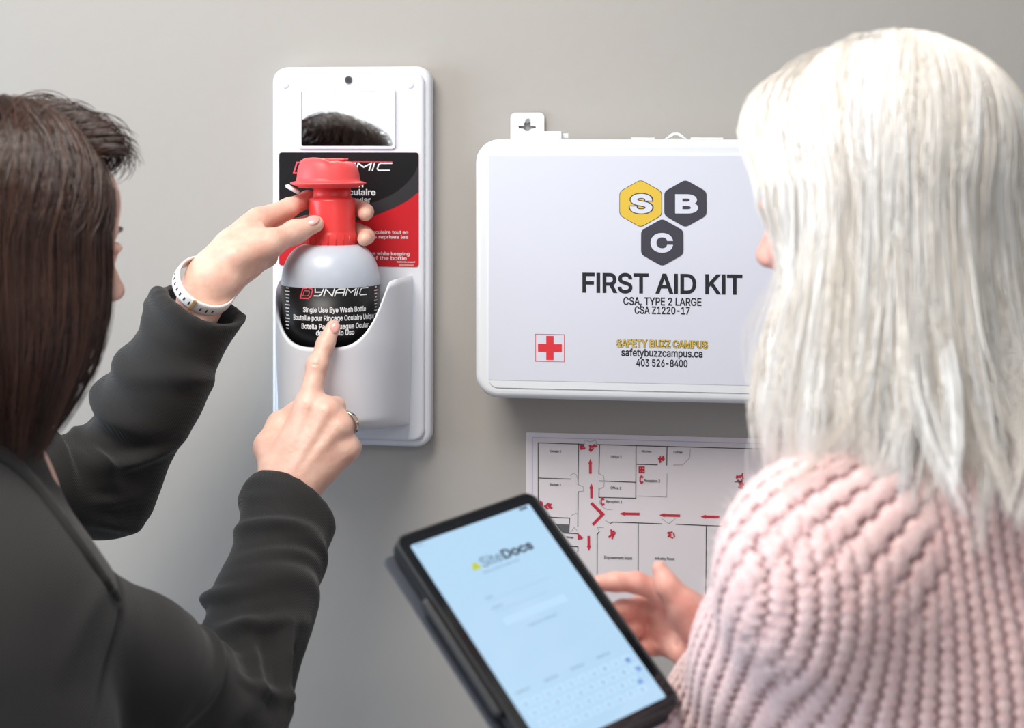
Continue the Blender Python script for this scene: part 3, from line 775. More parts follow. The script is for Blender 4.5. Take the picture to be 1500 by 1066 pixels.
for cx in (805.5, 1137):
    cy = 509.5 if cx < 1000 else 517
    q = Ink()
    for a_, b_ in (((cx - 17.5, cy - 5.6), (cx + 17.5, cy + 5.6)), ((cx - 5.4, cy - 17.5), (cx + 5.4, cy + 17.5))):
        p0 = KP(a_[0], b_[1]); p1 = KP(b_[0], a_[1]); q.add([(p0[0], p0[1]), (p1[0], p0[1]), (p1[0], p1[1]), (p0[0], p1[1])], [(0, 1, 2, 3)])
    p0 = KP(cx - 21, cy + 19.5); p1 = KP(cx + 21, cy - 19.5)
    q.line(rc(p0[0], p0[1], p1[0], p1[1]), .0006, close=True)
    q.build('red_cross', onwall(yk), M_redcross, kit)
# hanging bracket with keyhole, hinge pin, handle
bx0, bz1_ = P(748, 165, -.004)[0], P(748, 165, -.004)[2]; bx1, bz0_ = P(797.5, 165, -.004)[0], P(748, 215, -.004)[2]
def wp(px, py, y=-.004): p = P(px, py, y); return (p[0], p[2])
cr = [wp(*q) for q in ((759.5, 184.5), (768, 184), (768, 180), (771, 177.5), (774, 177.5), (777.5, 180), (777.5, 184), (785, 185), (785.5, 188), (778.5, 188.5), (775, 192), (770, 192), (767, 188.5), (760, 188))]
wall_plate('hanging_bracket', [rrect(bx0, bz0_, bx1, bz1_, .006), cr[::-1]], -.0055, -.003, M_kit, kit)
sxx, _, szz = P(773, 177, -.006)
bm = bmesh.new(); bmesh.ops.create_cone(bm, cap_ends=True, segments=20, radius1=.0032, radius2=.0024, depth=.003)
bmesh.ops.transform(bm, matrix=Matrix.Translation((sxx, -.007, szz)) @ Matrix.Rotation(pi / 2, 4, 'X'), verts=bm.verts)
bm_obj('bracket_screw', bm, M_metal, kit)
p0 = P(799, 200, -.03); p1 = P(834, 193, -.03)
box('lid_latch', (p0[0], -.045, p0[2] - .004), (p0[0] + .021, -.028, p1[2] + .0005), M_kit, kit, bevel=.001)
box('latch_pin', (p0[0] + .021, -.038, p0[2] - .002), (p1[0], -.033, P(799, 195.5, -.03)[2]), M_kit, kit, bevel=.0008)
hx = P(990, 200, -.05)
pts = [(-.02, -.004), (-.012, -.001), (-.005, .0045), (0, .0055), (.005, .0045), (.012, -.001), (.02, -.004)]
ops = curve_pts(pts, 5); inn = [(x * .55, .0008 + (z - .001) * .42) for x, z in ops]
wall_plate('carry_handle', [[(hx[0] + x, hx[2] - .001 + z) for x, z in ops], [(hx[0] + x, hx[2] - .001 + z) for x, z in inn][::-1]], -.053, -.049, M_kit, kit)
for pa, pb in ((925, 960), (1012, 1060)):
    q0 = P(pa, 203.5, -.06); q1 = P(pb, 202, -.06)
    box('lid_hinge', (q0[0], -.066, q0[2] - .004), (q1[0], -.056, q1[2] + .0004), M_kit, kit, bevel=.0008)

# ================================================================== EVACUATION MAP
def Mp(px, py, y=-.0012): p = P(px, py, y); return (p[0], p[2])
m0 = Mp(770.5, 633); m1 = Mp(771.5, 905); mr = Mp(1330, 650)
mzt, mzb = m0[1], m1[1]
mp = thing('evacuation_map', ((m0[0] + mr[0]) / 2, 0, mzb), 'laminated floor plan with red escape arrows on the wall below the first aid kit', 'map')
sheetm = wall_plate('laminated_sheet', [rrect(m0[0], mzb, mr[0], mzt, .002)], -.0012, -.0003, M_lam, mp)
bl = Ink(); tl = Mp(780, 640.5); bl.line([tl, (tl[0], mzb + .006)], .0008); bl.line([tl, (mr[0] - .006, tl[1])], .0008)
bl.build('border_line', onwall(-.0014), M_blueink, mp)
def C7(x, y): return Mp(760 + x / 3.947, 620 + y / 3.947)      # coordinates of the close-up of the plan
wl = Ink(); th = .0009
for pl in ([(112, 450), (112, 112), (378, 120)], [(112, 315), (298, 321)], [(346, 118), (342, 352)], [(343, 395), (341, 595)], [(450, 122), (678, 128), (855, 133), (1420, 148)],
           [(467, 122), (463, 290)], [(678, 128), (676, 432), (463, 427), (464, 378)], [(466, 332), (676, 340)], [(680, 236), (800, 239)], [(857, 133), (855, 242)],
           [(120, 540), (294, 546), (292, 582)], [(262, 633), (342, 637), (342, 670)], [(300, 712), (342, 712), (341, 740)], [(452, 1010), (453, 640), (465, 626)],
           [(530, 578), (542, 570), (690, 575), (825, 580)], [(690, 575), (689, 1100)], [(908, 582), (1084, 590), (1215, 594)], [(1084, 590), (1080, 1100)], [(1300, 597), (1500, 602)]):
    wl.line([C7(*q) for q in pl], th)
wl.build('plan_walls', onwall(-.0015), M_ink, mp)['kind'] = 'stuff'
gl = Ink()
for pl in ([(857, 290), (855, 425), (690, 419)], [(992, 148), (988, 198), (948, 240), (895, 240)], [(378, 120), (380, 96), (412, 106), (445, 96), (450, 122)], [(298, 300), (318, 286), (334, 300), (340, 318)],
           [(345, 354), (372, 366), (376, 390), (345, 394)], [(463, 290), (490, 302), (494, 330)], [(464, 378), (490, 368), (494, 340)], [(306, 530), (330, 518), (340, 524)], [(300, 628), (320, 600), (338, 620)],
           [(478, 480), (510, 497), (540, 497)], [(500, 560), (530, 578)], [(465, 626), (455, 600), (490, 600)], [(825, 548), (866, 580), (905, 548)], [(1215, 590), (1222, 560), (1260, 560)], [(467, 445), (470, 470)]):
    gl.line([C7(*q) for q in pl], .0005)
gl.build('plan_door_swings', onwall(-.0015), M_mapgrey, mp)['kind'] = 'stuff'
sb = Ink(); sb.poly([C7(212, 580), C7(294, 584), C7(292, 632), C7(250, 630)][::-1]); sb.build('plan_stair_block', onwall(-.0015), mat('mid grey print', (.12, .12, .13), .5), mp)
ar = []
def arrow(p, q, w_=.0030, head=.0062, m=M_mapred):
    p, q = np.array(C7(*p)), np.array(C7(*q)); d = q - p; L = np.hypot(*d); d /= L; n = np.array([-d[1], d[0]])
    k = q - d * head
    i = Ink(); i.poly([p - n * w_ / 2, k - n * w_ / 2, k - n * w_ * .8, q, k + n * w_ * .8, k + n * w_ / 2, p + n * w_ / 2])
    i.build('escape_arrow', onwall(-.0016), m, mp)
arrow((414, 290), (413, 203)); arrow((420, 432), (419, 345)); arrow((404, 650), (405, 738)); arrow((698, 523), (582, 521)); arrow((932, 533), (812, 529)); arrow((1160, 540), (1050, 538))
ch = Ink(); ch.line([C7(425, 466), C7(484, 526)], .0036); ch.line([C7(484, 526), C7(432, 580)], .0032); ch.poly([C7(470, 496), C7(498, 524), C7(468, 548)][::-1]); ch.build('corner_arrow', onwall(-.0016), M_mapred, mp)
def sym(cx, cy, seed, r=24):
    """Small cluster of extinguisher / exit pictogram strokes."""
    g = random.Random(seed); i = Ink()
    for k in range(5):
        a = g.uniform(0, 6.28); x, y = cx + r * .5 * math.cos(a), cy + r * .55 * math.sin(a); b = g.uniform(0, 3.1); l = r * g.uniform(.28, .5)
        i.line([C7(x - l * math.cos(b), y - l * math.sin(b)), C7(x + l * math.cos(b), y + l * math.sin(b))], .0016 + .0010 * g.random())
    i.build('exit_symbol', onwall(-.0016), M_mapred, mp)
for k, (x, y, r) in enumerate(((425, 140, 24), (366, 138, 16), (824, 208, 20), (1285, 322, 36), (1278, 360, 22), (170, 482, 24), (538, 640, 24), (884, 642, 28), (350, 655, 16), (128, 462, 12))): sym(x, y, k, r)
for x, y in ((706, 325), (481, 452)):
    ph = Ink()
    ph.line([C7(x + 6, y - 20), C7(x - 4, y - 10), C7(x - 5, y + 8), C7(x + 5, y + 20)], .0016); ph.line([C7(x + 2, y - 20), C7(x + 9, y - 15)], .002); ph.line([C7(x + 2, y + 19), C7(x + 9, y + 14)], .002)
    ph.build('telephone_symbol', onwall(-.0016), M_mapred, mp)

fa = Ink(); fa.line([C7(696, 252), C7(724, 252), C7(724, 283), C7(696, 283)], .0016, close=True); fa.line([C7(702, 268), C7(718, 268)], .0022); fa.line([C7(710, 260), C7(710, 276)], .0022)
fa.build('alarm_symbol', onwall(-.0016), M_mapred, mp)
tx = Ink()
for s, x0, yb, x1, yt in (('Garage 2', 178, 166, 245, 154), ('Garage 1', 178, 358, 245, 346), ('Office 3', 532, 200, 594, 186), ('Office 2', 530, 379, 592, 366), ('Kitchen', 710, 167, 766, 156), ('Coffee', 894, 173, 946, 160),
                          ('Reception 2', 724, 338, 816, 325), ('Reception 1', 505, 459, 597, 446), ('Empowerment Room', 494, 782, 655, 770), ('Industry Room', 786, 787, 900, 775), ('Boardroom', 1186, 790, 1290, 778), ('Storage', 276, 662, 316, 652)):
    p0, p1 = C7(x0, yb), C7(x1, yt); tx.text(s, p0[0], p0[1], p1[0], p1[1], bold=.01)
tx.build('room_names', onwall(-.0016), M_ink, mp)['kind'] = 'stuff'
mk = Ink(); mk.line([C7(1250, 338), C7(1290, 335)], .0014); mk.line([C7(1265, 328), C7(1280, 345)], .0014); mk.build('location_mark', onwall(-.0017), M_ink, mp)

# ================================================================== PEOPLE
def frame(heading, pitch=0, roll=0):
    """Local axes (x right, y forward, z up) for a heading measured clockwise from +Y; pitch > 0 looks down."""
    return np.array(Matrix.Rotation(-math.radians(heading), 3, 'Z') @ Matrix.Rotation(math.radians(roll), 3, 'Y') @ Matrix.Rotation(-math.radians(pitch), 3, 'X'))

def head_mesh(c, M, s, neck_to, vox=.0022):
    T = lambda x, y, z: c + s * (M @ np.array([x, y, z]))
    g = SDF(c - .17, c + .17, vox)
    g.lo = c - np.array([.16, .16, .30]); g = SDF(g.lo, c + np.array([.16, .16, .16]), vox)
    E_ = lambda p, r, k=.012, op='u', R=M: g.ell(T(*p), np.array(r) * s, R, k * s, op)
    Cn = lambda a, b, ra, rb, k=.008, op='u', flat=None: g.cone(T(*a), T(*b), ra * s, rb * s, k * s, flat, op)
    E_((0, -.012, .030), (.0745, .094, .086))
    E_((0, .028, -.030), (.058, .062, .078), .03)
    Cn((-.03, .045, -.075), (.03, .045, -.075), .022, .022, .03)
    E_((0, .074, -.098), (.019, .018, .016), .02)
    Cn((-.05, -.0, -.055), (-.02, .06, -.092), .016, .014, .02); Cn((.05, -.0, -.055), (.02, .06, -.092), .016, .014, .02)
    E_((0, .062, .048), (.055, .032, .04), .03)
    for q in (-1, 1):
        Cn((q * .012, .090, .022), (q * .045, .072, .020), .008, .006, .012)
        E_((q * .040, .062, -.030), (.022, .022, .020), .02)
        E_((q * .031, .098, .001), (.017, .013, .012), .012, 's')
        E_((q * .031, .0765, .000), (.0145, .0135, .0125), .003)
        Cn((q * .018, .0865, -.0085), (q * .044, .080, -.0075), .0040, .0036, .004)
        Cn((q * .018, .0895, .0070), (q * .031, .0915, .0085), .0040, .0046, .003); Cn((q * .031, .0915, .0085), (q * .045, .0825, .0060), .0046, .0040, .003)
        E_((q * .0115, .099, -.036), (.0085, .011, .0075), .006)
        g.cone(T(q * .006, .106, -.042), T(q * .006, .106, -.037), .003 * s, .002 * s, .002 * s, None, 's')
        E_((q * .075, -.008, -.008), (.007, .018, .030), .006)
        E_((q * .082, -.006, -.004), (.005, .010, .018), .005, 's')
    Cn((0, .088, .012), (0, .109, -.030), .0075, .0100, .012)
    E_((0, .110, -.033), (.0095, .010, .0085), .006)
    Cn((0, .091, -.046), (0, .093, -.056), .006, .008, .012)
    Cn((-.018, .085, -.066), (0, .096, -.0635), .0045, .006, .005); Cn((.018, .085, -.066), (0, .096, -.0635), .0045, .006, .005)
    Cn((-.015, .083, -.071), (0, .0935, -.0745), .0045, .0065, .005); Cn((.015, .083, -.071), (0, .0935, -.0745), .0045, .0065, .005)
    Cn((-.02, .094, -.0685), (.02, .094, -.0685), .0012, .0012, .002, 's')
    E_((0, .088, -.084), (.02, .008, .005), .008, 's')
    g.cone(T(0, -.022, -.06), neck_to, .050 * s, .056 * s, .02)
    for q in (-1, 1): g.cone(T(q * .05, -.02, -.05), neck_to + M @ np.array([q * .02, .05, 0]), .014 * s, .012 * s, .02)
    return g.mesh()

def face_parts(c, M, s, person, brow_m):
    T = lambda x, y, z: c + s * (M @ np.array([x, y, z]))
    for q in (-1, 1):
        bm = bmesh.new(); bmesh.ops.create_uvsphere(bm, u_segments=24, v_segments=16, radius=.0122 * s)
        bmesh.ops.translate(bm, vec=Vector(T(q * .031, .0788, 0)), verts=bm.verts); e = bm_obj('eye', bm, M_eye, person, True)
        bm = bmesh.new(); bmesh.ops.create_uvsphere(bm, u_segments=20, v_segments=12, radius=.0054 * s)
        bmesh.ops.transform(bm, matrix=Matrix.Translation(Vector(T(q * .031, .0888, .0002))) @ Matrix([list(r) for r in M]).to_4x4() @ Matrix.Diagonal((1, .5, 1, 1)), verts=bm.verts)
        bm_obj('iris', bm, M_iris, e, True)
        g = SDF(T(q * .03, .09, .02) - .05, T(q * .03, .09, .02) + .05, .0022)
        g.chain([(T(q * .012, .0965, .021), .0026), (T(q * .030, .0935, .026), .0028), (T(q * .047, .080, .021), .0015)], .003)
        mesh_obj('eyebrow', *g.mesh(), brow_m, person)
    g = SDF(T(0, .09, -.068) - .035, T(0, .09, -.068) + .035, .0012)
    for a, b, ra, rb in (((-.019, .0868, -.0662), (0, .0988, -.0637), .0042, .0060), ((.019, .0868, -.0662), (0, .0988, -.0637), .0042, .0060),
                         ((-.016, .0852, -.0708), (0, .0965, -.0743), .0042, .0066), ((.016, .0852, -.0708), (0, .0965, -.0743), .0042, .0066)):
        g.cone(T(*a), T(*b), ra * s, rb * s, .002)
    g.cone(T(-.02, .0955, -.0687), T(.02, .0955, -.0687), .001, .001, .0015, None, 's')
    mesh_obj('lips', *g.mesh(), M_lips, person)

def strands(curves, radius, tone, sides=3):
    """curves: (n, k, 3) points -> one mesh of thin tapering tubes with a tone per strand."""
    n, k, _ = curves.shape
    t = np.gradient(curves, axis=1); t /= np.linalg.norm(t, axis=2, keepdims=True) + 1e-9
    ref = np.array([.3, .9, .31]); a = np.cross(t, ref); a /= np.linalg.norm(a, axis=2, keepdims=True) + 1e-9
    b = np.cross(t, a)
    tp = np.sqrt(np.clip(1 - np.linspace(0, 1, k) ** 4, .02, 1))[None, :, None] * np.asarray(radius).reshape(-1, 1, 1)
    ang = 2 * pi * np.arange(sides) / sides
    V = np.stack([curves + tp * (math.cos(x) * a + math.sin(x) * b) for x in ang], 2)      # n,k,sides,3
    idx = np.arange(n * k * sides).reshape(n, k, sides)
    q = np.stack([idx[:, :-1, :], np.roll(idx, -1, 2)[:, :-1, :], np.roll(idx, -1, 2)[:, 1:, :], idx[:, 1:, :]], -1).reshape(-1, 4)
    return V.reshape(-1, 3), q, np.repeat(tone, k * sides)

def slerp(a, b, t):
    w_ = np.arccos(np.clip((a * b).sum(-1, keepdims=True), -1, 1)); sw = np.sin(w_) + 1e-9
    return np.sin((1 - t) * w_) / sw * a + np.sin(t * w_) / sw * b

def hair(c, heading, s, m, parent, name, rad=(.092, .112, .118), cen=(0, -.014, .020), part=0., thin=0, tipbend=0., base_from=None, jit=1., fq=(1.5, 3.5), phif=42, zend=None, prof=None, ncl=260, per=22, spread=.010, r=.00042, base_q=.9, fringe=.012, wave=.004, seed=3, curl=None, flick=0, stuff_n=22):
    g = np.random.default_rng(seed); M = frame(heading); rad = np.array(rad); cen = np.array(cen)
    def paths(side, yr, phi, lay, zj, K1=11, K2=13):
        """Arrays of strand parameters -> local points (n, K1+K2, 3)."""
        n = len(phi); ph = np.radians(phi) * side
        root = np.stack([np.full(n, part / rad[0]) + side * .02, yr / rad[1], np.zeros(n)], 1); root[:, 2] = np.sqrt(np.clip(1 - (root ** 2).sum(1), .05, 1))
        eq = np.stack([np.sin(ph), np.cos(ph), np.full(n, -.04)], 1); eq /= np.linalg.norm(eq, axis=1, keepdims=True)
        t = np.linspace(0, 1, K1)[None, :, None]
        d = slerp(root[:, None, :], eq[:, None, :], t)
        lift = (1 + lay[:, None, None] * (0.12 + .88 * t))
        front = np.clip((75 - phi) / 45, 0, 1)[:, None, None]
        p1 = cen + rad * d * lift + front * fringe * np.sin(pi * t) ** 2 * d
        q = (np.arange(1, K2 + 1) / K2)[None, :]
        pe = p1[:, -1]; zz = pe[:, None, 2] * (1 - q) + (zend(phi, side) + zj)[:, None] * q
        pr = prof(q, phi[:, None], side[:, None])
        x = cen[0] + (pe[:, None, 0] - cen[0]) * pr; y = cen[1] + (pe[:, None, 1] - cen[1]) * pr
        if curl is not None:
            dx, dy = curl(q, phi[:, None], side[:, None]); x = x + dx; y = y + dy
        return np.concatenate([p1, np.stack([x, y, zz], -1)], 1)
    side = g.choice([-1., 1.], ncl); t_ = g.random(ncl)
    yr = .082 - .165 * np.clip(t_ + g.normal(0, .12 * jit, ncl), 0, 1)
    phi = phif + (180 - phif) * t_ ** .9
    lay = g.uniform(-.03, .07, ncl); zj = g.uniform(-.01, .03, ncl)
    rep = lambda a: np.repeat(a, per)
    n = ncl * per
    P_ = paths(rep(side), np.clip(rep(yr) + g.normal(0, .012 * jit, n), -.09, .088), np.clip(rep(phi) + g.normal(0, 7 * jit, n), phif - 2, 184), rep(lay) + g.normal(0, .022 * jit, n), rep(zj) + g.normal(0, .008, n))
    G_ = np.repeat(paths(side, yr, phi, lay, zj), per, 0)
    K = P_.shape[1]; tt = np.linspace(0, 1, K)[None, :, None]
    mix = .75 * np.clip((tt - .25) / .75, 0, 1) ** 1.2
    off = g.normal(0, spread, (n, 1, 3)) * np.array([1, 1, .2])
    L = P_ * (1 - mix) + (G_ + off * .55) * mix
    f1 = rep(g.uniform(fq[0], fq[1], ncl))[:, None, None]; p1 = rep(g.uniform(0, 6.28, ncl))[:, None, None]
    L = L + wave * np.sin(2 * pi * f1 * tt + p1) * np.clip(tt - .3, 0, 1) * np.repeat(g.normal(0, 1, (ncl, 1, 3)), per, 0)
    if tipbend:                              # the ends turn sideways as loose curls
        L = L + np.clip(tt - .72, 0, 1) ** 2 / .078 * np.repeat(g.normal(0, 1, (ncl, 1, 3)) * np.array([1, 1, .35]) * np.clip((phi - 75) / 35, .12, 1)[:, None, None], per, 0) * tipbend
    L = L + g.normal(0, .0012 * jit, (n, 1, 3)) * np.sin(g.uniform(3, 9, (n, 1, 1)) * tt + g.uniform(0, 6, (n, 1, 1)))
    if flick:                                # a few loose flyaway hairs
        fl = (g.random(n) < .02)[:, None, None]; L = L + fl * g.normal(0, flick, (n, 1, 3)) * tt ** 1.0
    if thin:                                 # sparser wisps beside the face
        sel = (rep(phi) > thin) | (g.random(n) < .36); L = L[sel]; tone_sel = sel
    Wd = c + s * (L @ M.T)
    tone = np.clip(rep(g.normal(.5, .33, ncl)) + g.normal(0, .15, n), 0, 1)
    if thin: tone = tone[tone_sel]; n = len(tone)
    V, F, tn = strands(Wd, np.full(n, r), tone)
    # the dense inner mass under the loose strands
    B = []; NB = 70; Fb = []
    phs = np.linspace(base_from or phif + 3, 360 - (base_from or phif + 3), NB); sd = np.where(phs <= 180, 1., -1.); ap = np.where(phs <= 180, phs, 360 - phs)
    yrb = .078 - .155 * ((ap - phif) / (180 - phif)) ** 1.1
    Pb = paths(sd, yrb, ap, np.full(NB, -.055), np.full(NB, .02), 11, 13)
    kk = int(11 + 13 * base_q); Pb = Pb[:, :kk]
    Pb = Pb + .0016 * np.sin(phs * 1.9)[:, None, None] * np.array([0, 0, 0]) 
    Wb = (c + s * (Pb @ M.T)).reshape(-1, 3)
    ib = np.arange(NB * kk).reshape(NB, kk)
    Fb = np.stack([ib[:-1, :-1], ib[1:, :-1], ib[1:, 1:], ib[:-1, 1:]], -1).reshape(-1, 4)
    Vt, Ft = join_meshes([(V, F), (Wb, Fb)])
    o = mesh_obj(name, Vt, Ft, m, parent)
    a = o.data.attributes.new('tone', 'FLOAT', 'POINT')
    tb = .25 + .1 * np.sin(np.repeat(phs, kk) * 2.3)
    a.data.foreach_set('value', np.concatenate([tn, tb]).astype(np.float32))
    return o

def nail(c, along, normal, lw, lh, parent):
    along = unit(along); normal = unit(np.array(normal) - np.dot(normal, along) * along); side = np.cross(along, normal)
    bm = bmesh.new(); bmesh.ops.create_uvsphere(bm, u_segments=20, v_segments=12, radius=1)
    Mx = Matrix([[side[i] * lw, along[i] * lh, normal[i] * .0022, c[i]] for i in range(3)] + [[0, 0, 0, 1]])
    bmesh.ops.transform(bm, matrix=Mx, verts=bm.verts)
    bm_obj('fingernail', bm, M_nail, parent, True)

def legs(c, M, zhip, m, parent, sh=.0):
    """Trousers down to the floor and a pair of shoes."""
    lo = np.array([c[0] - .3, c[1] - .3, .02]); g = SDF(lo, (c[0] + .3, c[1] + .3, zhip + .12), .011)
    for q in (-1, 1):
        h = c + M @ np.array([q * .085, 0, 0]); k = c + M @ np.array([q * .095, .02, 0]); a = c + M @ np.array([q * .10, -.02, 0])
        h[2], k[2], a[2] = zhip - .04, zhip * .52, .09
        g.chain([(h, .098), (k, .064), (a, .055)], .03)
    p = c.copy(); p[2] = zhip - .02
    g.ell(p, (.165, .115, .12), M, .05)
    mesh_obj('trousers', *g.mesh(), m, parent)
    for q in (-1, 1):
        a = c + M @ np.array([q * .10, -.02, 0]); b = c + M @ np.array([q * .11, .13, 0]); a[2] = .045; b[2] = .034
        g = SDF(np.minimum(a, b) - .09, np.maximum(a, b) + .09, .006)
        g.cone(a - M @ np.array([0, .03, 0]), b, .040, .034, .02); a2 = a.copy(); a2[2] = .10; g.cone(a, a2, .04, .036, .02)
        g.plane_cut((0, 0, .004), (0, 0, -1))
        mesh_obj('shoe', *g.mesh(), M_shoe, parent)

def fold(V, N, segs, A, lam, seed=0):
    """Displacement of cloth along its normals: slanting folds around limb segments, strongest at the marked end."""
    g = np.random.default_rng(seed); d = np.zeros(len(V))
    for (a, b, R, wfun, amp, la, slant, refdir) in segs:
        ab = b - a; L = np.linalg.norm(ab); t = ab / L
        s_ = (V - a) @ t; rp = V - a - s_[:, None] * t; rr = np.linalg.norm(rp, axis=1)
        e1 = unit(np.array(refdir) - np.dot(refdir, t) * t); e2 = np.cross(t, e1)
        th = np.arctan2(rp @ e2, rp @ e1)
        near = np.clip((R * 1.7 - rr) / (R * .5), 0, 1) * np.clip((s_ + R) / R, 0, 1) * np.clip((L + R - s_) / R, 0, 1)
        ph = 2 * pi * s_ / la + slant * np.cos(th) + 1.1 * np.sin(2 * th + 1.3) + 1.3 * np.sin(s_ * 23 + th)
        k = np.floor(ph / (2 * pi)).astype(int); k -= k.min()
        ck = g.uniform(-1.3, 1.3, k.max() + 1)[k]; wk = g.uniform(.7, 1.5, k.max() + 1)[k]; ak = g.uniform(.5, 1.2, k.max() + 1)[k]
        da = np.abs((th - ck + pi) % (2 * pi) - pi)
        f_ = np.sin(ph / 2) ** 4 * ak * np.exp(-(da / wk) ** 2) * 1.25
        d += near * wfun(s_ / L) * amp * (f_ - .25)
    return d

# ------------------------------------------------------------------ the woman on the left
HL = 38
ML = frame(HL, 6); sL = .98
noseL = P(178, 427, -.50)
cL = noseL - sL * (ML @ np.array([0, .119, -.033]))
NL = np.array([cL[0] - .035, cL[1] - .02, 1.390])
wl_ = thing('person', (NL[0], NL[1], 0), 'person with long straight dark brown hair in a charcoal blazer, pointing at a bottle', 'person')
BL_ = frame(50)
shR, elR, wrR = P(26, 880, -.64), P(338, 1052, -.40), P(428, 742, -.225)
shL, elL, wrL = NL + np.array([-.22, .07, -.085]), P(158, 712, -.20), P(301, 432, -.195)
parts = [head_mesh(cL, ML, sL, NL)]
g = SDF(NL - np.array([.3, .3, .5]), NL + np.array([.3, .3, .12]), .01)
g.cone(NL + (0, 0, .03), NL + (0, 0, -.05), .05, .08, .04); g.cone(NL + (0, 0, -.12), NL + (0, 0, -.4), .12, .11, .04, (BL_[:, 1], 1.5))
parts.append(g.mesh())
# right hand, pointing
def H(px, py, y): return P(px, py, y - .0125)
g = SDF(H(340, 790, -.1) - .04, H(560, 450, -.1) + .04, .0014)
g.lo = np.minimum(H(350, 800, -.29), H(350, 800, -.1)); hi = np.maximum(H(560, 440, -.10), H(560, 440, -.29))
g = SDF(g.lo, hi, .0014)
wr = H(422, 716, -.212)
mI, mM, mR, mP = H(452, 594, -.183), H(478, 604, -.186), H(496, 626, -.186), H(506, 658, -.182)
bk = unit(np.cross(mP - mI, wr - mM)); 
if bk[1] > 0: bk = -bk
g.cone(H(424, 780, -.235), wr, .0285, .0255, .012, (bk, 1.25))
g.cone(wr, H(437, 668, -.196), .0265, .027, .016, (bk, 1.35))
for m_, w_, r_ in ((mI, H(408, 700, -.208), .0138), (mM, H(420, 706, -.212), .0138), (mR, H(434, 710, -.212), .013), (mP, H(447, 708, -.208), .0125)):
    g.cone(m_, w_, r_, .0145, .013)
    g.cone(m_ + (0, .010, 0), w_ + (0, .012, 0), r_, .016, .014)
g.chain([(mI, .0132), (H(464, 536, -.166), .0109), (H(477, 503, -.153), .0096), (H(488, 479, -.1455), .0081)], .006)
g.ell(H(464, 534, -.167), (.0112, .0108, .0112), None, .004)
g.chain([(mM, .0125), (H(491, 596, -.164), .0108), (H(484, 616, -.156), .0094), (H(474, 628, -.164), .0082)], .005)
g.chain([(mR, .0120), (H(512, 619, -.164), .0098), (H(506, 640, -.155), .0090), (H(494, 650, -.163), .0080)], .005)
g.chain([(mP, .0110), (H(516, 655, -.165), .0092), (H(508, 668, -.155), .0082), (H(498, 672, -.163), .0074)], .005)
for m_ in (mI, mM, mR, mP): g.ell(m_ + bk * .003, (.0115, .0115, .0115), None, .008)
g.chain([(H(404, 692, -.206), .017), (H(396, 655, -.182), .0165), (H(410, 622, -.165), .0125), (H(436, 604, -.160), .0105), (H(452, 600, -.158), .009)], .012)
for a, b in ((mM, H(424, 700, -.214)), (mI, H(412, 690, -.21)), (mR, H(436, 700, -.212))):  # tendons
    g.cone(a + bk * .011, b + bk * .012, .0028, .0022, .007)
for q in (-.3, .8):                          # creases of the index knuckle
    p = H(464, 534, -.166) + q * .003 * unit(H(477, 503, -.153) - H(464, 536, -.166)); s_ = unit(np.cross(bk, mI - H(464, 536, -.166)))
    g.cone(p + bk * .0112 - s_ * .005, p + bk * .0112 + s_ * .005, .0006, .0006, .0015, None, 's')
parts.append(g.mesh())
# left hand around the bottle neck
a_, b_ = H(250, 500, -.25), H(550, 250, -.02)
g = SDF(np.minimum(a_, b_) - .01, np.maximum(a_, b_) + .01, .0014)
wr2 = H(312, 408, -.185)
mI, mM, mR, mP = H(378, 322, -.122), H(380, 342, -.108), H(382, 362, -.100), H(380, 378, -.102)
bk2 = unit(np.cross(mP - mI, wr2 - mM))
if bk2[2] < 0: bk2 = -bk2
fa = unit(wr2 - H(270, 480, -.235)); wn = unit(np.cross(fa, (0, 1, 0.2)))
g.cone(H(258, 505, -.205), wr2, .0285, .0265, .012, (np.cross(fa, wn), 1.22))
g.cone(wr2, H(345, 368, -.150), .0270, .0275, .016, (np.cross(fa, wn), 1.15))
for m_, w_, r_ in ((mI, H(318, 385, -.180), .0140), (mM, H(322, 398, -.170), .0138), (mR, H(326, 408, -.168), .013), (mP, H(326, 418, -.170), .0125)):
    g.cone(m_, w_, r_, .0155, .013)
NKX = nx
def around(deg, py, r):
    """A point beside the bottle neck: angle 180 = left, 90 = behind (wall side), 0 = right, -90 = towards the viewer."""
    a = math.radians(deg); return np.array([NKX + r * math.cos(a), BY + r * math.sin(a), P(486, py, BY)[2]])
def wrap(first, a0_, a1_, p0_, p1_, r, w0, w1, n=8):
    """A finger bending round the neck, from the side towards the back and out on the far side."""
    return first + [(around(a0_ + (a1_ - a0_) * k / n, p0_ + (p1_ - p0_) * k / n, r), w0 + (w1 - w0) * k / n) for k in range(n + 1)]
g.chain(wrap([(mI, .0132), (H(424, 304, -.092), .0110)], 152, 2, 293, 313, .0390, .0098, .0084), .005)
g.chain(wrap([(mM, .0130), (H(424, 334, -.086), .0108)], 152, -6, 330, 349, .0397, .0098, .0084), .005)
g.chain(wrap([(mR, .0125), (H(415, 352, -.082), .0095)], 150, 60, 343, 342, .0415, .0088, .0080), .005)
g.chain([(mP, .0110), (H(392, 369, -.086), .0090), (H(399, 367, -.080), .0080)], .005)
cm, mc, ip, tp = H(345, 378, -.176), H(394, 357, -.152), H(432, 340, -.122), H(462, 328, -.1115)
g.chain([(cm, .0190), (mc, .0150), (ip, .0122), (tp, .0098)], .010)
g.ell(ip, (.0128, .0124, .0128), None, .004)
g.cone(H(365, 335, -.135), H(372, 352, -.150), .012, .012, .014)
g.chain([(H(330, 410, -.18), .014), (H(362, 388, -.158), .0135), (H(392, 376, -.120), .012)], .012)
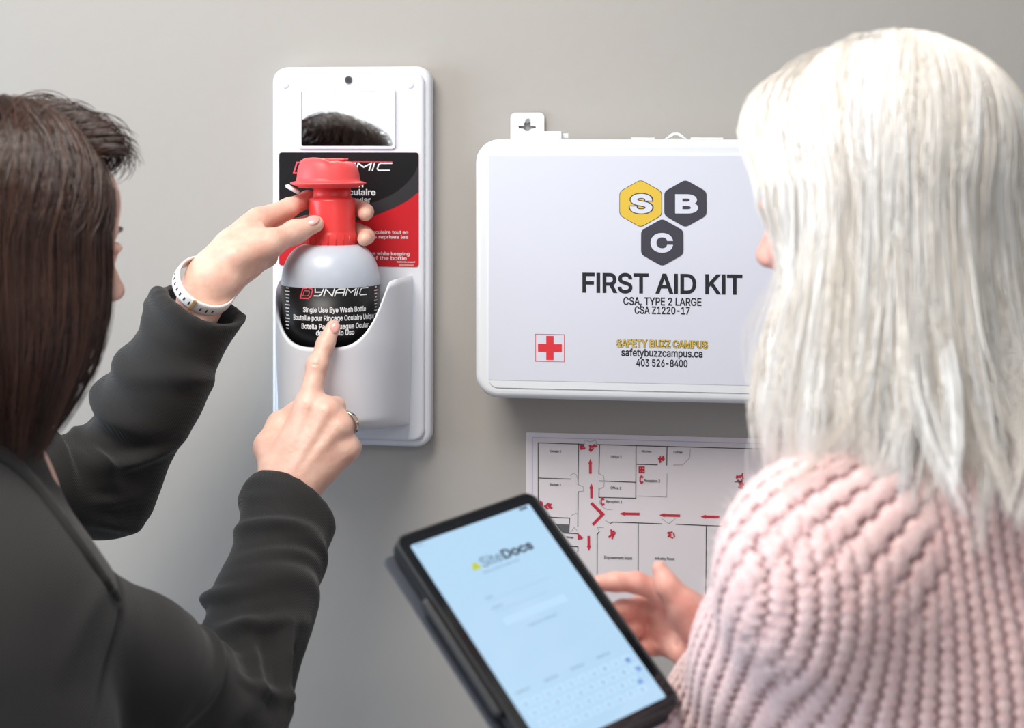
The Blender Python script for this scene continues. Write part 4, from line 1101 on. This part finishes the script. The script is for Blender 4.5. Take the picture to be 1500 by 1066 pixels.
for q in (-.5, .5):
    t_ = unit(tp - ip); v_ = unit(CAM - ip); s_ = unit(np.cross(v_, t_)); p = ip + q * .004 * t_
    g.cone(p + v_ * .0128 - s_ * .005, p + v_ * .0128 + s_ * .004, .0006, .0006, .0016, None, 's')
for p_, q_ in ((H(340, 425, -.185), H(362, 404, -.172)), (H(352, 350, -.155), H(384, 330, -.142))):
    g.cone(p_, q_, .002, .0015, .006)
parts.append(g.mesh())
V_, F_ = join_meshes(parts)
mesh_obj('body', V_, F_, M_skin, wl_)
face_parts(cL, ML, sL, wl_, M_brown)
v_ = unit(CAM - tp); nn_ = unit(v_ + (-.1, 0, .75)); nail(tp + unit(ip - tp) * .003 + nn_ * .0088, tp - ip, nn_, .0068, .0088, wl_)
d_ = H(488, 479, -.1455) - H(477, 503, -.153); nail(H(489.5, 479.5, -.1455) + unit(CAM - tp) * .0072, d_, unit(CAM - tp) + (0.1, 0, .75), .0056, .0072, wl_)
# ring on the right ring finger
def ring_band(name, c, axis, rx, ry, width, thick, m, parent, ref=(0, 0, 1), n=64, wave=0):
    axis = unit(axis); e1 = unit(np.array(ref) - np.dot(ref, axis) * axis); e2 = np.cross(axis, e1)
    V, F = [], []
    sec = [(-.5, 0), (-.46, .8), (-.3, 1), (.3, 1), (.46, .8), (.5, 0), (.3, -.05), (-.3, -.05)]
    for i in range(n):
        a = 2 * pi * i / n
        for u_, w__ in sec:
            k = 1 + 0; V.append(c + axis * (u_ * width + wave * math.sin(5 * a)) + (math.cos(a) * e1 * (rx + w__ * thick) + math.sin(a) * e2 * (ry + w__ * thick)))
    m_ = len(sec)
    for i in range(n):
        for j in range(m_): F.append((i * m_ + j, i * m_ + (j + 1) % m_, ((i + 1) % n) * m_ + (j + 1) % m_, ((i + 1) % n) * m_ + j))
    return mesh_obj(name, np.array(V), np.array(F), m, parent), e1, e2
rax = H(512, 619, -.164) - H(496, 626, -.186)
rc_ = H(508, 620.5, -.176)
rg, e1, e2 = ring_band('ring', rc_, rax, .0122, .0122, .0060, .0020, M_silver, wl_)
rg['label'] = 'ornate silver ring with dark stones'
for k in range(9):
    a = 2 * pi * k / 9
    p = rc_ + (e1 * math.cos(a) + e2 * math.sin(a)) * .0136
    bm = bmesh.new(); bmesh.ops.create_icosphere(bm, subdivisions=2, radius=.0017); bmesh.ops.translate(bm, vec=Vector(p), verts=bm.verts)
    bm_obj('ring_stone', bm, mat('dark blue stone', (.02, .02, .09), .1) if k % 2 else M_silver, rg, True)
# white watch strap on the left wrist
wc = H(300, 418, -.195)
wax = unit(H(326, 392, -.215) - H(274, 462, -.175))
ws, e1, e2 = ring_band('watch_strap', wc, wax, .0345, .0325, .0165, .0028, M_strap, wl_, ref=(0, -1, 0), n=96)
ws['label'] = 'white rubber watch strap with slots'
def strap_pt(a, u_=0, lift=.0029): return wc + wax * u_ + math.cos(a) * e1 * (.0345 + lift) + math.sin(a) * e2 * (.0325 + lift)
for k in range(11):
    a = math.radians(-58 + k * 11.5)
    if k == 7: continue
    p = strap_pt(a); nr = unit(math.cos(a) * e1 + math.sin(a) * e2); sd = np.cross(wax, nr)
    bm = bmesh.new(); bmesh.ops.create_cube(bm, size=1)
    bmesh.ops.transform(bm, matrix=Matrix([[sd[i] * .0017, wax[i] * .0046, nr[i] * .0006, p[i]] for i in range(3)] + [[0, 0, 0, 1]]), verts=bm.verts)
    bm_obj('strap_slot', bm, M_hole, ws)
a = math.radians(18)
p = strap_pt(a, 0, .0032); nr = unit(math.cos(a) * e1 + math.sin(a) * e2); sd = np.cross(wax, nr)
bm = bmesh.new(); bmesh.ops.create_cube(bm, size=1)
bmesh.ops.transform(bm, matrix=Matrix([[sd[i] * .0042, wax[i] * .0185, nr[i] * .0022, p[i]] for i in range(3)] + [[0, 0, 0, 1]]), verts=bm.verts)
bmesh.ops.bevel(bm, geom=list(bm.edges), offset=.0006, segments=2, affect='EDGES')
gl_ = bm_obj('strap_buckle', bm, M_gold, ws); gl_['label'] = 'rose gold buckle pin'

# blazer
lo = np.array([min(shL[0], NL[0]) - .30, shR[1] - .22, .86]); hi = np.array([wrR[0] + .10, wrL[1] + .09, 1.50])
g = SDF(lo, hi, .0045)
chest = NL + BL_ @ np.array([0, -.01, -.17]); waist = NL + BL_ @ np.array([0, .0, -.42]); hipc = NL + BL_ @ np.array([0, 0, -.62])
g.cone(chest, waist, .170, .150, .05, (BL_[:, 1], 1.45))
g.cone(waist, hipc, .150, .175, .05, (BL_[:, 1], 1.4))
g.cone(shL, NL + BL_ @ np.array([-.05, -.02, -.03]), .062, .055, .05); g.cone(shR, NL + BL_ @ np.array([.04, -.03, -.05]), .060, .050, .04)
g.cone(NL + (0, 0, -.06), NL + (.005, -.01, .012), .078, .060, .03); g.cone(shR, chest, .065, .11, .04); g.cone(shR + np.array([-.03, 0, -.12]), hipc, .10, .17, .08)
g.chain([(shR, .062), (shR * .5 + elR * .5, .062), (elR, .056), (elR * .5 + wrR * .5, .0535), (wrR, .0500), (wrR + unit(wrR - elR) * .05, .049)], .022)
g.chain([(shL, .066), (elL, .056), (elL * .5 + wrL * .5, .0535), (wrL, .0485), (wrL + unit(wrL - elL) * .05, .047)], .022)
cufR, nR_ = P(432, 736, -.222), unit(unit(wrR - elR) + np.array([.34, .25, .05]))
cufL, nL_ = P(303, 447, -.195), unit(unit(wrL - elL) + np.array([-.05, -.16, .08]))
for cu_, n_, el, wr_c in ((cufR, nR_, elR, wrR), (cufL, nL_, elL, wrL)):
    g.plane_cut(cu_, n_, cu_ - .09, cu_ + .09)
    ax_ = unit(wr_c - el); g.cone(wr_c + ax_ * .07, wr_c - ax_ * .035, .0415, .0385, .003, None, 's')
V0, F0 = g.mesh(); V1, N1, F1 = subdivided(V0, F0, 1)
tomid = lambda a: (lambda t: np.clip(1 - np.abs(t - a[0]) / a[1], 0, 1) ** .6)
inR = unit(np.cross(elR - shR, wrR - elR)); 
innR = unit((shR + wrR) / 2 - elR); innL = unit((shL + wrL) / 2 - elL)
d = fold(V1, N1, [(elR, wrR, .056, lambda t: np.clip(1.1 - t, 0, 1) ** .7 * np.clip((t + .15) * 4, 0, 1), .0115, .036, 1.5, innR),
                  (elR, wrR, .056, lambda t: np.clip(t * 1.5, .2, 1), .0058, .050, -1.9, (0, -1, 0)),
                  (shR, elR, .066, lambda t: np.clip((t - .55) * 3, 0, 1), .0105, .038, -1.4, innR),
                  (shR, elR, .066, lambda t: np.ones_like(t), .0045, .085, 2.2, (0, -1, 0.5)),
                  (elL, wrL, .056, lambda t: np.clip(1.0 - t, 0, 1) ** .6 * np.clip((t + .2) * 4, 0, 1), .011, .044, 1.8, innL),
                  (elL, wrL, .056, lambda t: np.ones_like(t), .0070, .056, -2.3, (0, -1, 0)),
                  (shL, elL, .066, lambda t: np.clip((t - .3) * 2, 0, 1), .0105, .046, -1.5, innL)], 1, 1)
t = unit(elR - shR); s_ = (V1 - shR) @ t + .35 * ((V1 - shR) @ np.array([0, -1, 0])) * .4
rr = np.linalg.norm(V1 - shR - ((V1 - shR) @ t)[:, None] * t, axis=1)
d -= .0030 * np.exp(-((s_ - .055) / .0035) ** 2) * np.clip((.13 - rr) / .05, 0, 1)
V1 = V1 + N1 * d[:, None]
mesh_obj('blazer', V1, F1, M_blazer, wl_)
# collar and lapel edge running down the chest front, laid on the cloth
from mathutils.bvhtree import BVHTree
bvh_ = BVHTree.FromPolygons([tuple(q) for q in V1], [tuple(int(i_) for i_ in q) for q in F1])
def on_cloth(px, py):
    for sh_ in range(0, 60, 4):
        d_ = P(px - sh_ * .8, py + sh_ * .6, 0) - CAM; h_ = bvh_.ray_cast(Vector(CAM), Vector(unit(d_)))
        if h_[0] is not None and h_[0].y < -.45: return np.array(h_[0])
    return None
cl = [q for q in (on_cloth(*a_) for a_ in curve_pts([(-40, 650), (4, 668), (44, 704), (92, 764), (134, 822), (172, 876)], 6)) if q is not None]
g = SDF(np.min(cl, 0) - .03, np.max(cl, 0) + .03, .002)
g.chain([(q, .0062 - .0022 * k / len(cl)) for k, q in enumerate(cl)], .004)
mesh_obj('lapel', *g.mesh(), M_blazer, wl_)
legs(np.array([hipc[0], hipc[1], 0]), BL_, .86, M_trouser, wl_)
hair(cL + np.array([0, 0, 0]), HL, sL, M_brown, wl_, 'hair', rad=(.090, .108, .118), part=.0, phif=51,
     zend=lambda p, s_: -.165 - .012 * np.clip((100 - p) / 40, 0, 1), prof=lambda q, p, s_: 1 + .10 * np.sin(pi * q * .9) ** 2 - .16 * q ** 2.5, ncl=240, per=22, spread=.006, wave=.0012, fringe=.003, base_q=1, seed=5, flick=.008,
     curl=lambda q, p, s_: (0 * q * p, -.052 * np.clip((100 - p) / 45, 0, 1) * q ** 1.9))
# curled lock standing above the forehead on the far side
gg = np.random.default_rng(9); cur = []
for k in range(1100):
    a = gg.uniform(0, 1); ph = gg.uniform(0, 6.28)
    base = np.array([-.065 + .075 * a, .030 + .050 * a * (1 - .2 * a), .112 - .036 * a * a]) + gg.normal(0, .005, 3)
    tt = np.linspace(0, 1, 14)[:, None]; rr_ = .015 + .009 * gg.random()
    an = ph + tt[:, 0] * gg.uniform(3, 6.5)
    cur.append(base + np.stack([tt[:, 0] * .045 + rr_ * .6 * np.cos(an), rr_ * np.sin(an) + .012 * tt[:, 0], rr_ * np.cos(an) * .7 + .006 * np.sin(pi * tt[:, 0])], 1))
cur = cL + sL * (np.array(cur) @ frame(HL).T)
V_, F_, tn = strands(cur, np.full(len(cur), .0005), gg.random(len(cur)))
o = mesh_obj('curled_fringe', V_, F_, M_brown, wl_); o['kind'] = 'stuff'
a = o.data.attributes.new('tone', 'FLOAT', 'POINT'); a.data.foreach_set('value', tn.astype(np.float32))

# ------------------------------------------------------------------ the woman on the right
HR = -60
MR = frame(HR, 8); sR = 1.0
noseR = P(1113, 377, -.564)
cR = noseR - sR * (MR @ np.array([0, .119, -.033]))
BR = frame(-32)
lsh = P(1222, 838, -.735)
NR = lsh + BR @ np.array([.155, 0, .085]); 
wr_ = thing('person', (NR[0], NR[1], 0), 'person with platinum blonde hair in a pale pink knit sweater, holding a tablet', 'person')
rsh = NR + BR @ np.array([.155, 0, -.075])
lel = P(1094, 1060, -.58); lwr = Pd(870, 1268, 1.50)
rel = Pd(1490, 1100, 1.62); rwr = Pd(1078, 945, 1.545)
parts = [head_mesh(cR, MR, sR, NR)]
g = SDF(NR - np.array([.3, .3, .5]), NR + np.array([.3, .3, .12]), .01)
g.cone(NR + (0, 0, .02), NR + (0, 0, -.05), .05, .08, .04); g.cone(NR + (0, 0, -.12), NR + (0, 0, -.4), .12, .11, .04, (BR[:, 1], 1.5))
parts.append(g.mesh())
# her right hand behind the tablet edge: palm to the viewer, thumb up
Q = lambda px, py, d: Pd(px, py, d)
a_, b_ = Q(870, 1010, 1.45), Q(1120, 800, 1.62)
g = SDF(np.minimum(a_, b_) - .02, np.maximum(a_, b_) + .02, .0015)
pn = unit(CAM - Q(1000, 900, 1.54))
w2 = Q(1048, 922, 1.548)
g.cone(Q(1110, 965, 1.54), w2, .0265, .0245, .012, (pn, 1.25))
kI, kM, kR, kP = Q(972, 868, 1.545), Q(970, 893, 1.555), Q(974, 920, 1.558), Q(984, 945, 1.556)
for m_, w__, r_ in ((kI, Q(1035, 900, 1.548), .0120), (kM, Q(1038, 914, 1.552), .0120), (kR, Q(1040, 926, 1.552), .0118), (kP, Q(1044, 938, 1.548), .0112)):
    g.cone(m_, w__, r_, .014, .012)
g.chain([(kI, .0102), (Q(932, 853, 1.540), .0090), (Q(902, 852, 1.536), .0082), (Q(878, 854, 1.533), .0072)], .004)
g.chain([(kM, .0100), (Q(935, 889, 1.560), .0092), (Q(912, 892, 1.545), .0084), (Q(892, 898, 1.536), .0074)], .004)
g.chain([(kR, .0098), (Q(945, 918, 1.565), .0088), (Q(925, 920, 1.550), .0080), (Q(908, 926, 1.540), .0072)], .004)
g.chain([(kP, .0090), (Q(960, 946, 1.565), .0080), (Q(943, 950, 1.552), .0074), (Q(930, 955, 1.542), .0066)], .004)
g.chain([(Q(1030, 912, 1.530), .0155), (Q(1000, 884, 1.522), .0125), (Q(977, 858, 1.520), .0092), (Q(966, 832, 1.524), .0066)], .009)
g.ell(Q(1012, 905, 1.528), (.017, .013, .017), None, .012)
g.cone(Q(1002, 955, 1.54), Q(1040, 945, 1.545), .0125, .014, .012)
g.cone(Q(985, 884, 1.535), Q(975, 905, 1.538), .0012, .001, .003, None, 's'); g.cone(Q(993, 905, 1.532), Q(992, 950, 1.535), .0014, .001, .004, None, 's')
parts.append(g.mesh())
# her left hand under the tablet's lower end
g = SDF(lwr - .16, lwr + .16, .0025)
hd = unit(Pd(884, 1125, 1.435) - lwr)
g.cone(lwr - hd * .03, lwr + hd * .02, .026, .026, .01)
for k, (dx, r_) in enumerate(((-.028, .0105), (-.009, .0108), (.010, .0104), (.028, .0092))):
    sdv = unit(np.cross(hd, (0, 0, 1))); b0 = lwr + hd * .085 + sdv * dx
    g.cone(lwr + sdv * dx * .6, b0, .014, .012, .01)
    g.chain([(b0, .011), (b0 + hd * .035 + np.array([0, 0, -.004]), r_), (b0 + hd * .060 + np.array([0, 0, .008]), r_ * .85)], .004)
g.chain([(lwr - unit(np.cross(hd, (0, 0, 1))) * .02, .015), (lwr + hd * .04 - unit(np.cross(hd, (0, 0, 1))) * .05, .0115), (lwr + hd * .075 - unit(np.cross(hd, (0, 0, 1))) * .058, .009)], .008)
parts.append(g.mesh())
V_, F_ = join_meshes(parts)
mesh_obj('body', V_, F_, M_skin2, wr_)
face_parts(cR, MR, sR, wr_, M_blonde)
# sweater
chest = NR + BR @ np.array([.0, .02, -.19]); waist = NR + BR @ np.array([0, 0, -.42]); hipc = NR + BR @ np.array([0, 0, -.56])
lo = np.minimum.reduce([lsh, lel, lwr, rsh, chest, rel]) - .22; hi = np.maximum.reduce([lsh, lel, rsh, chest, NR, rwr]) + .2
lo[2] = NR[2] - .62; hi[2] = NR[2] + .07
g = SDF(lo, hi, .0058)
g.cone(chest, waist, .185, .180, .06, (BR[:, 1], 1.35)); g.cone(waist, hipc, .180, .185, .06, (BR[:, 1], 1.35))
g.cone(lsh, NR + BR @ np.array([-.045, -.03, -.012]), .066, .058, .05); g.cone(rsh, NR + BR @ np.array([.045, -.03, -.012]), .066, .058, .05)
g.cone(lsh, chest, .08, .13, .06); g.cone(rsh, chest, .08, .13, .06)
g.chain([(lsh, .069), (lsh * .5 + lel * .5, .070), (lel, .068), (lel * .4 + lwr * .6, .050), (lwr, .038)], .03)
g.chain([(rsh, .070), (rel, .062), (rel * .4 + rwr * .6, .050), (rwr, .036)], .03)
g.cone(NR + (0, 0, .0), NR + (0, 0, .055), .072, .068, .02)
V0, F0 = g.mesh(); V1, N1, F1 = subdivided(V0, F0, 2)
def knit(u, v, pu, pv):
    """Ribbed stitch relief (0..1) and mask for the shade painted in the holes: u across the ribs, v along them."""
    cu_ = u / pu; fr = cu_ - np.floor(cu_)                  # 0..1 over a rib, valley at 0
    x = np.abs(fr - .5) * 2                                  # 0 at rib crest, 1 in valley
    rib = np.sqrt(np.clip(1 - x ** 2 * .92, 0, 1))
    vv = v / pv + np.floor(cu_) * .5
    fv = vv + .45 * x
    bump = .5 + .5 * np.cos(2 * pi * fv)
    hv = vv - np.floor(vv)
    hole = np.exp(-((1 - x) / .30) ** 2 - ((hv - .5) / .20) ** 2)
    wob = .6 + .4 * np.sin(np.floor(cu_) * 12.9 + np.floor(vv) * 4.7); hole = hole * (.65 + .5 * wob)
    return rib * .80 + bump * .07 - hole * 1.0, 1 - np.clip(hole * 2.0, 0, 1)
# sleeve coordinates
b0, b1, b2 = NR + BR @ np.array([-.02, -.01, .01]), lsh + BR @ np.array([-.03, .0, .07]), lel
tb_ = np.linspace(0, 1.25, 70)[:, None]; Bz = (1 - tb_) ** 2 * b0 + 2 * tb_ * (1 - tb_) * b1 + tb_ ** 2 * b2
Bz = np.where(tb_ > 1, b2 + (tb_ - 1) * 2 * (b2 - b1), Bz)
Tn = np.gradient(Bz, axis=0); Tn /= np.linalg.norm(Tn, axis=1)[:, None]
E1 = [unit(np.cross(Tn[0], (0, 0, 1)))]
for k in range(1, len(Tn)): E1.append(unit(E1[-1] - Tn[k] * E1[-1].dot(Tn[k])))
E1 = np.array(E1); E2 = np.cross(Tn, E1); arc = np.concatenate([[0], np.cumsum(np.linalg.norm(np.diff(Bz, axis=0), axis=1))])
th = np.empty(len(V1)); s_ = np.empty(len(V1)); rr = np.empty(len(V1))
for c0 in range(0, len(V1), 40000):
    X_ = V1[c0:c0 + 40000]; D_ = ((X_[:, None] - Bz[None]) ** 2).sum(2); kk = D_.argmin(1)
    rp = X_ - Bz[kk]; along = (rp * Tn[kk]).sum(1); s_[c0:c0 + 40000] = arc[kk] + along; rr[c0:c0 + 40000] = np.sqrt(D_.min(1))
    th[c0:c0 + 40000] = np.arctan2((rp * E2[kk]).sum(1), (rp * E1[kk]).sum(1))
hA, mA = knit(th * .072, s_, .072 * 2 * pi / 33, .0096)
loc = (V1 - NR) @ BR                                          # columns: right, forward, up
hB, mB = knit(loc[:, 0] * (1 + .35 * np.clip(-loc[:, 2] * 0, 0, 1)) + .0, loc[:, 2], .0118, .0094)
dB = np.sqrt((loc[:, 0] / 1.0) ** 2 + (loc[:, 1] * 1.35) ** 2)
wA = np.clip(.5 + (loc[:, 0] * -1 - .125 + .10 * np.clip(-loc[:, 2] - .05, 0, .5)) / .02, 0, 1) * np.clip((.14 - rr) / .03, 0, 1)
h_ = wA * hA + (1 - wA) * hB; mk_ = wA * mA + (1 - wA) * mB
fd = fold(V1, N1, [(lsh, lel, .07, lambda t: np.ones_like(t), .005, .11, 2.2, (0.3, -1, 0))], 1, 1)
V1 = V1 + N1 * ((h_ - .6) * .0052 + fd)[:, None]
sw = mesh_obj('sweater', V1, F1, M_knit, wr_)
# fine fuzz of the wool
gz = np.random.default_rng(21); cand = np.flatnonzero((V1[:, 2] > 1.05) & (V1[:, 0] > -.075)); pick = gz.choice(cand, 16000)
dirf = N1[pick] + gz.normal(0, .7, (16000, 3)); dirf /= np.linalg.norm(dirf, axis=1)[:, None]; curl_ = gz.normal(0, .35, (16000, 3)); lf_ = gz.uniform(.004, .011, (16000, 1, 1))
tq = np.linspace(0, 1, 4)[None, :, None]; fz = V1[pick][:, None] + lf_ * (dirf[:, None] * tq + curl_[:, None] * tq ** 2)
vf, ff, _ = strands(fz, np.full(16000, .00013), np.zeros(16000))
fo = mesh_obj('wool_fuzz', vf, ff, mat('wool fuzz', lin((250, 236, 238)), .9), sw); fo['kind'] = 'stuff'
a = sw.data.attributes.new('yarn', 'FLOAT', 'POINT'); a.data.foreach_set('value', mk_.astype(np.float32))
legs(np.array([hipc[0], hipc[1], 0]), BR, .86, M_jeans, wr_)
def blonde_profile(q, p, s_):
    fr = np.clip((85 - p) / 40, 0, 1); bk_ = 1 - fr
    return 1 + fr * (-.17 * np.sin(pi * np.clip(q * 1.5, 0, 1)) ** 2 + .01 * np.sin(pi * np.clip(q * 1.5 - .5, 0, 1)) ** 2) + bk_ * (.14 * np.sin(pi * q * .62) ** 2 + .24 * q ** 2.2) - .75 * np.clip(q - .86, 0, 1)
hair(cR, HR, sR, M_blonde, wr_, 'hair', rad=(.100, .112, .117), part=.01, phif=40,
     zend=lambda p, s_: -.200 - .032 * np.clip((p - 80) / 100, 0, 1), prof=blonde_profile, jit=.45, fq=(.5, 1.5),
     ncl=360, per=21, spread=.009, wave=.010, fringe=.030, thin=84, tipbend=.024, base_q=.85, base_from=98, seed=11, r=.00045, flick=.01)

# ================================================================== TABLET IN ITS FOLIO CASE
A_ = Pd(601, 799, 1.452); B_ = Pd(775, 738, 1.535); D_ = Pd(836, 1083, 1.368)
ex = unit(B_ - A_); ey0 = unit(D_ - A_); nz = unit(np.cross(ex, ey0)); 
if nz.dot(CAM - A_) < 0: nz = -nz
ey = unit(ey0 - ey0.dot(ex) * ex)
WS, HS = np.linalg.norm(B_ - A_), np.linalg.norm(D_ - A_)
def TB(x, y, z=0): return A_ + ex * x + ey * y + nz * z
tablet = thing('tablet', TB(WS / 2, HS / 2, -.01), 'tablet in black folio case showing a pale blue login screen', 'tablet')
def tab_plate(name, splines, z0, z1, m, parent, bevel=0, R=None):
    v, f = curve_mesh(splines, max((z1 - z0) / 2 - bevel, 0), bevel, 3)
    W = [TB(p[0], p[1], (z0 + z1) / 2 + p[2]) for p in v]
    bm = bmesh.new(); vs = [bm.verts.new(p) for p in W]
    for q in f:
        try: bm.faces.new([vs[i] for i in q])
        except ValueError: pass
    bmesh.ops.remove_doubles(bm, verts=bm.verts, dist=1e-6); bmesh.ops.recalc_face_normals(bm, faces=bm.faces)
    return bm_obj(name, bm, m, parent)
bz_ = .0092
tab_plate('tablet_body', [rrect(-bz_ - .001, -bz_ - .001, WS + bz_ + .001, HS + bz_ + .001, .009)], -.0075, -.0012, M_tab, tablet, .001)
tab_plate('bezel_glass', [rrect(-bz_, -bz_, WS + bz_, HS + bz_, .008)], -.0013, -.0002, M_tabglass, tablet)
scrn = tab_plate('screen', [rrect(0, 0, WS, HS, .0015)], -.0003, .0000, M_screen, tablet)
cs = tab_plate('case_frame', [rrect(-bz_ - .0022, -bz_ - .0022, WS + bz_ + .0022, HS + bz_ + .0022, .012), rrect(-bz_ + .0006, -bz_ + .0006, WS + bz_ - .0006, HS + bz_ - .0006, .008)[::-1]], -.0100, .0010, M_tab, tablet, .0012)
tab_plate('case_back', [rrect(-bz_ - .0022, -bz_ - .0022, WS + bz_ + .0022, HS + bz_ + .0022, .012)], -.0112, -.0080, M_tab, tablet, .001)
# folio cover folded behind, its edge showing on the left
fl = tab_plate('folio_cover', [rrect(-bz_ - .0095, -bz_ + .004, WS + bz_ - .004, HS + bz_ + .004, .006)], -.0185, -.0160, M_flap, tablet, .0008)
fl['label'] = 'grey folio cover folded behind the tablet'
# stylus loop along the left edge
g_ = SDF(np.minimum(TB(-.03, .03), TB(0, .2)) - .06, np.maximum(TB(-.03, .03), TB(0, .2)) + .06, .0017)
g_.cone(TB(-bz_ - .0052, .050, -.0045), TB(-bz_ - .0052, HS - .045, -.0045), .0046, .0046, .001)
mesh_obj('stylus_holder', *g_.mesh(), M_tab, tablet)
for k, (y0, y1) in enumerate(((.075, .087), (.095, .101))): pass
bm = bmesh.new(); bmesh.ops.create_cone(bm, cap_ends=True, segments=20, radius1=.0016, radius2=.0016, depth=.0004)
p = TB(WS * .42, -bz_ * .55, .0000)
bmesh.ops.transform(bm, matrix=Matrix([[ex[i], ey[i], nz[i], p[i]] for i in range(3)] + [[0, 0, 0, 1]]), verts=bm.verts)
bm_obj('front_camera', bm, mat('lens', (.01, .012, .02), .05), tablet)
for y in (HS * .53, HS * .56, HS * .60):
    p0 = TB(WS + bz_ + .0024, y, -.004); bm = bmesh.new(); bmesh.ops.create_cube(bm, size=1)
    bmesh.ops.transform(bm, matrix=Matrix([[ex[i] * .0008, ey[i] * .004, nz[i] * .0016, p0[i]] for i in range(3)] + [[0, 0, 0, 1]]), verts=bm.verts)
    bm_obj('side_button', bm, M_tab, tablet)
# screen contents: x to the right, y counted down from the top edge, both as shares of the screen
def SX(x): return x * WS
def scr_map(z): return lambda x, y, l=0: tuple(TB(x, -y, z + l))
def ST(i, s, x0, y0, x1, y1, bold=0): i.text(s, SX(x0), -y1 * HS, SX(x1), -y0 * HS, bold=bold)
i1, i2, i3, i4, i5, i6 = [Ink() for _ in range(6)]
ST(i2, 'Site', .385, .156, .555, .202, .008); ST(i1, 'Docs', .565, .156, .82, .202, .035)
i4.poly([(SX(.30), -.200 * HS), (SX(.375), -.200 * HS), (SX(.355), -.168 * HS), (SX(.325), -.168 * HS)])
ST(i2, 'Making workplace safety simple', .36, .218, .66, .228)
ST(i2, 'Email', .26, .325, .315, .336); ST(i2, 'Password', .26, .375, .34, .386)
i3.line([(SX(.26), -.345 * HS), (SX(.80), -.345 * HS)], .0006); i3.line([(SX(.26), -.400 * HS), (SX(.70), -.400 * HS)], .0006)
i5.shape([rrect(SX(.28), -.470 * HS, SX(.80), -.435 * HS, .001)]); ST(i2, 'Forgot your password?', .42, .500, .66, .510)
for k in range(10):
    for r in range(4):
        x = .03 + k * .094 + r * .018; 
        if x + .08 > .99: continue
        y = .775 + r * .046
        i5.shape([rrect(SX(x), -(y + .034) * HS, SX(x + .078), -y * HS, .0008)])
        ST(i2 if (k + r) % 3 else i1, 'qwertyuiopasdfghjklzxcvbnm123,.?abcdefghij'[k + r * 10], x + .028, y + .012, x + .046, y + .024)
for x in (.05, .28, .50, .72): ST(i1, 'Gmail' if 0 else 'shortcut', x, .735, x + .11, .745)
ST(i1, '9:41', .03, .006, .09, .016); i1.shape([rrect(SX(.90), -.017 * HS, SX(.97), -.006 * HS, .0004)])
for x, y in ((.90, .79), (.93, .84), (.88, .89)): i6.shape([rrect(SX(x), -(y + .02) * HS, SX(x + .04), -y * HS, .0006)])
for nm, i_, m_, z in (('dark_text', i1, M_scr_dark, .00018), ('grey_text', i2, M_scr_mid, .00018), ('form_lines', i3, M_scr_pale, .0001), ('logo_triangle', i4, M_scr_yel, .00012), ('pale_keys', i5, M_scr_key, .00006), ('blue_keys', i6, M_scr_blue, .00014)):
    i_.build(nm, scr_map(z), m_, scrn)['kind'] = 'stuff'
